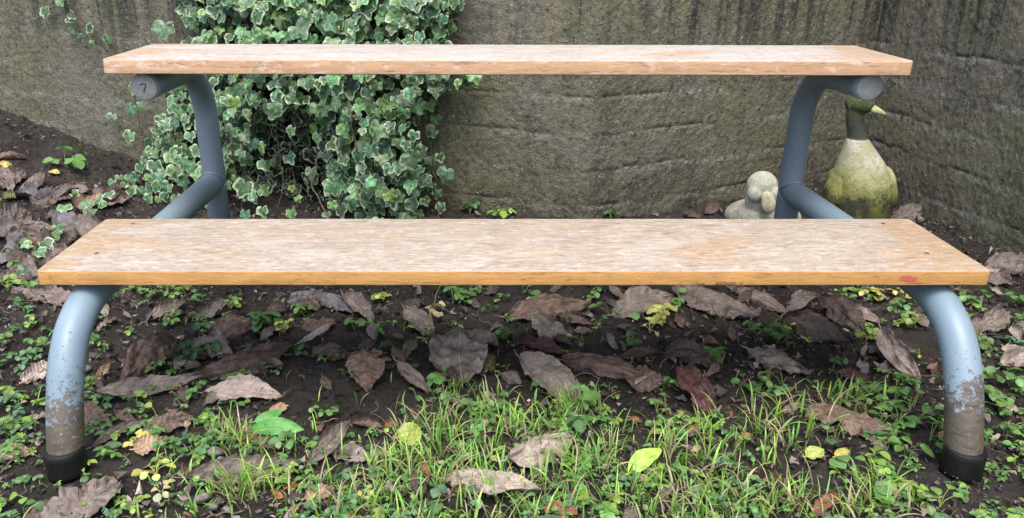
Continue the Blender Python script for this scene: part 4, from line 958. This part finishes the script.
for (x, y, s, off) in SINGLE:
    P, nr = wallpt(x, y, off); g = H(P[0], P[1])
    if P[2] < g+.015: P[2] = g+.015
    ivy_leaf(fl, P-IO, s*.92, (rs.randn()*.5, -.2, -1), nr*1.2+np.array([rs.randn()*.2, 0, .45]), rs, 1.15, False)
# low ivy leaves creeping over the ground by the seat corner
for (x, y, s) in [(88, 214, .040), (66, 217, .036), (92, 220, .040), (58, 245, .034), (48, 254, .034), (64, 240, .036), (30, 256, .034), (42, 262, .030), (100, 208, .034), (76, 205, .03), (112, 204, .034), (28, 285, .034), (55, 238, .03), (105, 214, .03)]:
    p = ground(x, y)+np.array([0, 0, rs.uniform(.02, .035)])
    ivy_leaf(fl, p-IO, s*.9, (rs.randn(), -.6, -.3), np.array([rs.randn()*.3, -.6, 1.0]), rs, 1.2)
def vine(pts, r=.0016):
    P = [wallpt(x, y, o)[0]-IO for x, y, o in pts]; Q = []
    for i in range(len(P)-1):
        for t in np.linspace(0, 1, 6, endpoint=False): Q.append(P[i]*(1-t)+P[i+1]*t+rs.randn(3)*.0022)
    Q.append(P[-1]); v, f = tube_mesh(Q, r, 7); sm_.add(v, f)
for pts in [[(436, 60, .03), (430, 110, .04), (431, 150, .04), (436, 190, .05), (440, 222, .08)], [(380, 60, .10), (370, 130, .15), (380, 180, .16), (392, 222, .16)], [(318, 150, .12), (312, 185, .16), (326, 214, .2), (335, 226, .2)], [(330, 180, .15), (340, 205, .17), (342, 226, .18)], [(190, 70, .06), (180, 120, .09), (174, 170, .12), (168, 222, .16)], [(134, 90, .07), (140, 130, .06), (143, 160, .09), (146, 190, .14)], [(132, 120, .05), (150, 135, .07), (176, 125, .09), (205, 80, .1)], [(240, 222, .18), (245, 170, .12), (260, 100, .1), (270, 20, .08), (260, -80, .05)], [(300, 222, .1), (290, 150, .06), (300, 60, .08), (320, -90, .05)], [(400, -90, .04), (410, 0, .06), (436, 30, .06), (458, 40, .04)], [(458, 12, .05), (450, 28, .05), (436, 44, .05)], [(276, 224, .14), (283, 180, .1), (278, 140, .1)], [(220, -80, .05), (225, 0, .08), (180, 20, .06), (165, 27, .06)],
            [(238, 200, .2), (232, 150, .15), (236, 90, .1)], [(350, 100, .18), (356, 150, .19), (362, 190, .18)]]: vine(pts)
for i in range(260):   # leaf stalks
    x = rs.uniform(150, 450); y = rs.uniform(-60, 215)
    if not inpoly(x, y, POLY): continue
    a, nr = wallpt(x, y, rs.uniform(.04, .16)); b = a+np.array([rs.randn()*.02, rs.randn()*.015, rs.uniform(-.03, .03)]); m_ = (a+b)/2+np.array([0, 0, .006])
    v, f = tube_mesh([a-IO, m_-IO, b-IO], .0007, 5); sm_.add(v, f)
fl.build('foliage', IVY, ivy); sm_.build('stem', STEM, ivy)
# the thin sprig on the wall at the top left
SP = wallpt(75, 30, .01)[0]; sprig = empty('ivy_sprig', tuple(SP)); tag(sprig, 'sparse dark sprig of ivy clinging to the bare wall at top left', 'ivy')
a = MB(); b = MB(); rs = np.random.RandomState(77)
for (x, y, s) in [(45, 11, .036), (60, 0, .03), (71, 14, .030), (73, 27, .034), (90, 27, .030), (108, 38, .032), (82, 37, .022), (92, 42, .02), (68, 19, .02), (66, -6, .036), (50, -14, .036)]:
    P, nr = wallpt(x, y, .02); ivy_leaf(a, P-SP, s, (rs.randn()*.6, -.1, -1), nr+np.array([rs.randn()*.2, 0, .35]), rs, .8)
Q = [wallpt(x, y, .008)[0]-SP for x, y in [(55, -20), (62, 0), (70, 20), (84, 33), (96, 40), (108, 52)]]; v, f = tube_mesh(Q, .0013, 6); b.add(v, f)
Q = [wallpt(x, y, .010)[0]-SP for x, y in [(62, 0), (52, 8), (45, 11)]]; v, f = tube_mesh(Q, .001, 6); b.add(v, f)
a.build('foliage', IVY, sprig); b.build('stem', STEM, sprig)
# ------------------------------------------------------------------ statues
def ell(mb, c, r, rot=(0, 0, 0), nu=20, nv=28):
    V = []
    for a in range(nu+1):
        th = math.pi*a/nu
        for b in range(nv):
            ph = 2*math.pi*b/nv; V.append((math.sin(th)*math.cos(ph)*r[0], math.sin(th)*math.sin(ph)*r[1], math.cos(th)*r[2]))
    V = np.array(V)@rotm(*rot).T+np.array(c)
    mb.add(V, [(a*nv+b, (a+1)*nv+b, (a+1)*nv+(b+1) % nv, a*nv+(b+1) % nv) for a in range(nu) for b in range(nv)])
def remesh(o, vox, it=6):
    m = o.modifiers.new('r', 'REMESH'); m.mode = 'VOXEL'; m.voxel_size = vox; m.use_smooth_shade = True
    s = o.modifiers.new('s', 'SMOOTH'); s.iterations = it; s.factor = .5
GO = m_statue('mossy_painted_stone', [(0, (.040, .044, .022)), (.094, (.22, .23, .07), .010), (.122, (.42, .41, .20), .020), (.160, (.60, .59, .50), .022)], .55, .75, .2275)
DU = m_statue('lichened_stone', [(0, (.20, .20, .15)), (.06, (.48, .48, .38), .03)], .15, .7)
BK = m_plain('pale_beak', (.33, .36, .16), .8, .4, 130, .8); BK2 = m_plain('cream_beak', (.38, .37, .25), .8, .25, 90)
gp = ground(858, 226); gp = np.array([gp[0]-.006, 1.87, H(gp[0], 1.87)-.004]); 
goose = empty('goose_statue', tuple(gp)); tag(goose, 'mossy stone goose statue with dark neck standing in the wall corner', 'statue')
mb = MB(); prof = [(z_, r_, x_-.105*max(0, z_-.09)) for z_, r_, x_ in [(.0, .050, 0), (.012, .060, 0), (.035, .067, 0), (.065, .0715, 0), (.095, .0715, 0), (.12, .0685, -.001), (.145, .0625, -.003), (.17, .0535, -.006), (.19, .0435, -.010), (.210, .0335, -.015), (.226, .0262, -.019), (.229, .0225, -.020), (.245, .0205, -.024), (.265, .0202, -.028), (.285, .021, -.030), (.300, .020, -.030)]]
V = []
for z_, r_, x_ in prof:
    for b_ in range(40):
        a_ = 2*math.pi*b_/40; dep = 1.0+.35*max(0, math.sin(a_))*(1-sm(.10, .20, z_)); V.append((x_+r_*math.cos(a_), r_*math.sin(a_)*dep, z_))
nr_ = len(prof); mb.add(V, [(a*40+b, a*40+(b+1) % 40, (a+1)*40+(b+1) % 40, (a+1)*40+b) for a in range(nr_-1) for b in range(40)]+[tuple(range(40))[::-1], tuple((nr_-1)*40+b for b in range(40))])
ell(mb, (-.046, -.004, .3125), (.034, .0260, .0240), (-.45, .14, 0))
ell(mb, (.0, .10, .085), (.035, .06, .03), (0, 0, .4))
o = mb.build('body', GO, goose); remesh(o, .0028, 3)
for sx in (-1, 1):
    mb = MB(); ell(mb, (sx*.068, .004, .088), (.0165, .042, .044), (0, -sx*.08, 0)); ell(mb, (sx*.063, .004, .118), (.0145, .036, .040), (0, -sx*.25, 0))
    o = mb.build('wing', GO, goose); remesh(o, .003, 10)
mb = MB(); bd = rotm(-.45, .10, 0)
v = [(0, -.0135, .0105), (0, .0135, .0105), (0, .0145, -.009), (0, -.0145, -.009), (.022, -.009, .004), (.022, .009, .004), (.022, .0095, -.008), (.022, -.0095, -.008), (.042, -.003, -.004), (.042, .003, -.004), (.042, .003, -.0075), (.042, -.003, -.0075)]
v = np.array(v)*np.array([1.0, 1.35, 1.45])@bd.T+np.array([-.027, -.014, .304])
mb.add(v, [(0, 1, 5, 4), (1, 2, 6, 5), (2, 3, 7, 6), (3, 0, 4, 7), (4, 5, 9, 8), (5, 6, 10, 9), (6, 7, 11, 10), (7, 4, 8, 11), (8, 9, 10, 11), (3, 2, 1, 0)])
o = mb.build('beak', BK, goose); sd = o.modifiers.new('s', 'SUBSURF'); sd.levels = 2; sd.render_levels = 2
dp = ground(768, 238); dp = np.array([.697, 1.79, H(.697, 1.79)+.002])
duck = empty('duckling_statue', tuple(dp)); tag(duck, 'small pale stone duckling statue sitting left of the goose beside the bench tube', 'statue')
mb = MB()
ell(mb, (.01, .03, .040), (.092, .080, .042)); ell(mb, (-.02, .0, .045), (.048, .050, .042)); ell(mb, (-.018, -.008, .095), (.033, .033, .04)); ell(mb, (-.018, -.012, .132), (.0355, .035, .034)); ell(mb, (-.039, -.030, .117), (.018, .019, .021)); ell(mb, (.002, -.032, .117), (.018, .019, .021)); ell(mb, (.085, .05, .055), (.03, .03, .018), (0, -.5, 0))
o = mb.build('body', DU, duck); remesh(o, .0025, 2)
mb = MB(); ell(mb, (-.017, -.047, .114), (.014, .014, .014)); ell(mb, (-.014, -.052, .104), (.0165, .010, .022), (0, -.12, 0)); ell(mb, (-.0115, -.056, .096), (.0175, .0085, .020), (0, -.12, 0))
o = mb.build('beak', BK2, duck); remesh(o, .0018, 10)
# ------------------------------------------------------------------ camera, light, render
cam = bpy.data.cameras.new('camera'); co = bpy.data.objects.new('camera', cam); COL.objects.link(co)
cam.sensor_width = 36; cam.lens = 36*F/1024; cam.shift_x = (512-PX0)/1024; cam.clip_start = .02; cam.clip_end = 300
co.location = (0, 0, CH); co.rotation_euler = (R(90-PITCH), 0, 0); S.camera = co
sd = Vector((-.02, -.40, .90)).normalized()
sun = bpy.data.lights.new('sun', 'SUN'); so = bpy.data.objects.new('sun', sun); COL.objects.link(so)
sun.energy = 2.2; sun.angle = R(40); sun.color = (1.0, .975, .94)
so.rotation_euler = sd.to_track_quat('Z', 'Y').to_euler()
w = bpy.data.worlds.new('World'); S.world = w; w.use_nodes = True; nt = w.node_tree
sky = nt.nodes.new('ShaderNodeTexSky'); sky.sky_type = 'NISHITA'; sky.sun_disc = False
sky.sun_elevation = math.asin(sd.z); sky.sun_rotation = math.atan2(sd.x, sd.y); sky.air_density = .8; sky.dust_density = 4.0; sky.ozone_density = 1.0
bg = nt.nodes['Background']; bg.inputs[1].default_value = .42; nt.links.new(sky.outputs[0], bg.inputs[0])
S.view_settings.view_transform = 'Standard'; S.view_settings.look = 'None'; S.view_settings.exposure = 0; S.view_settings.gamma = 1
S.render.engine = 'CYCLES'
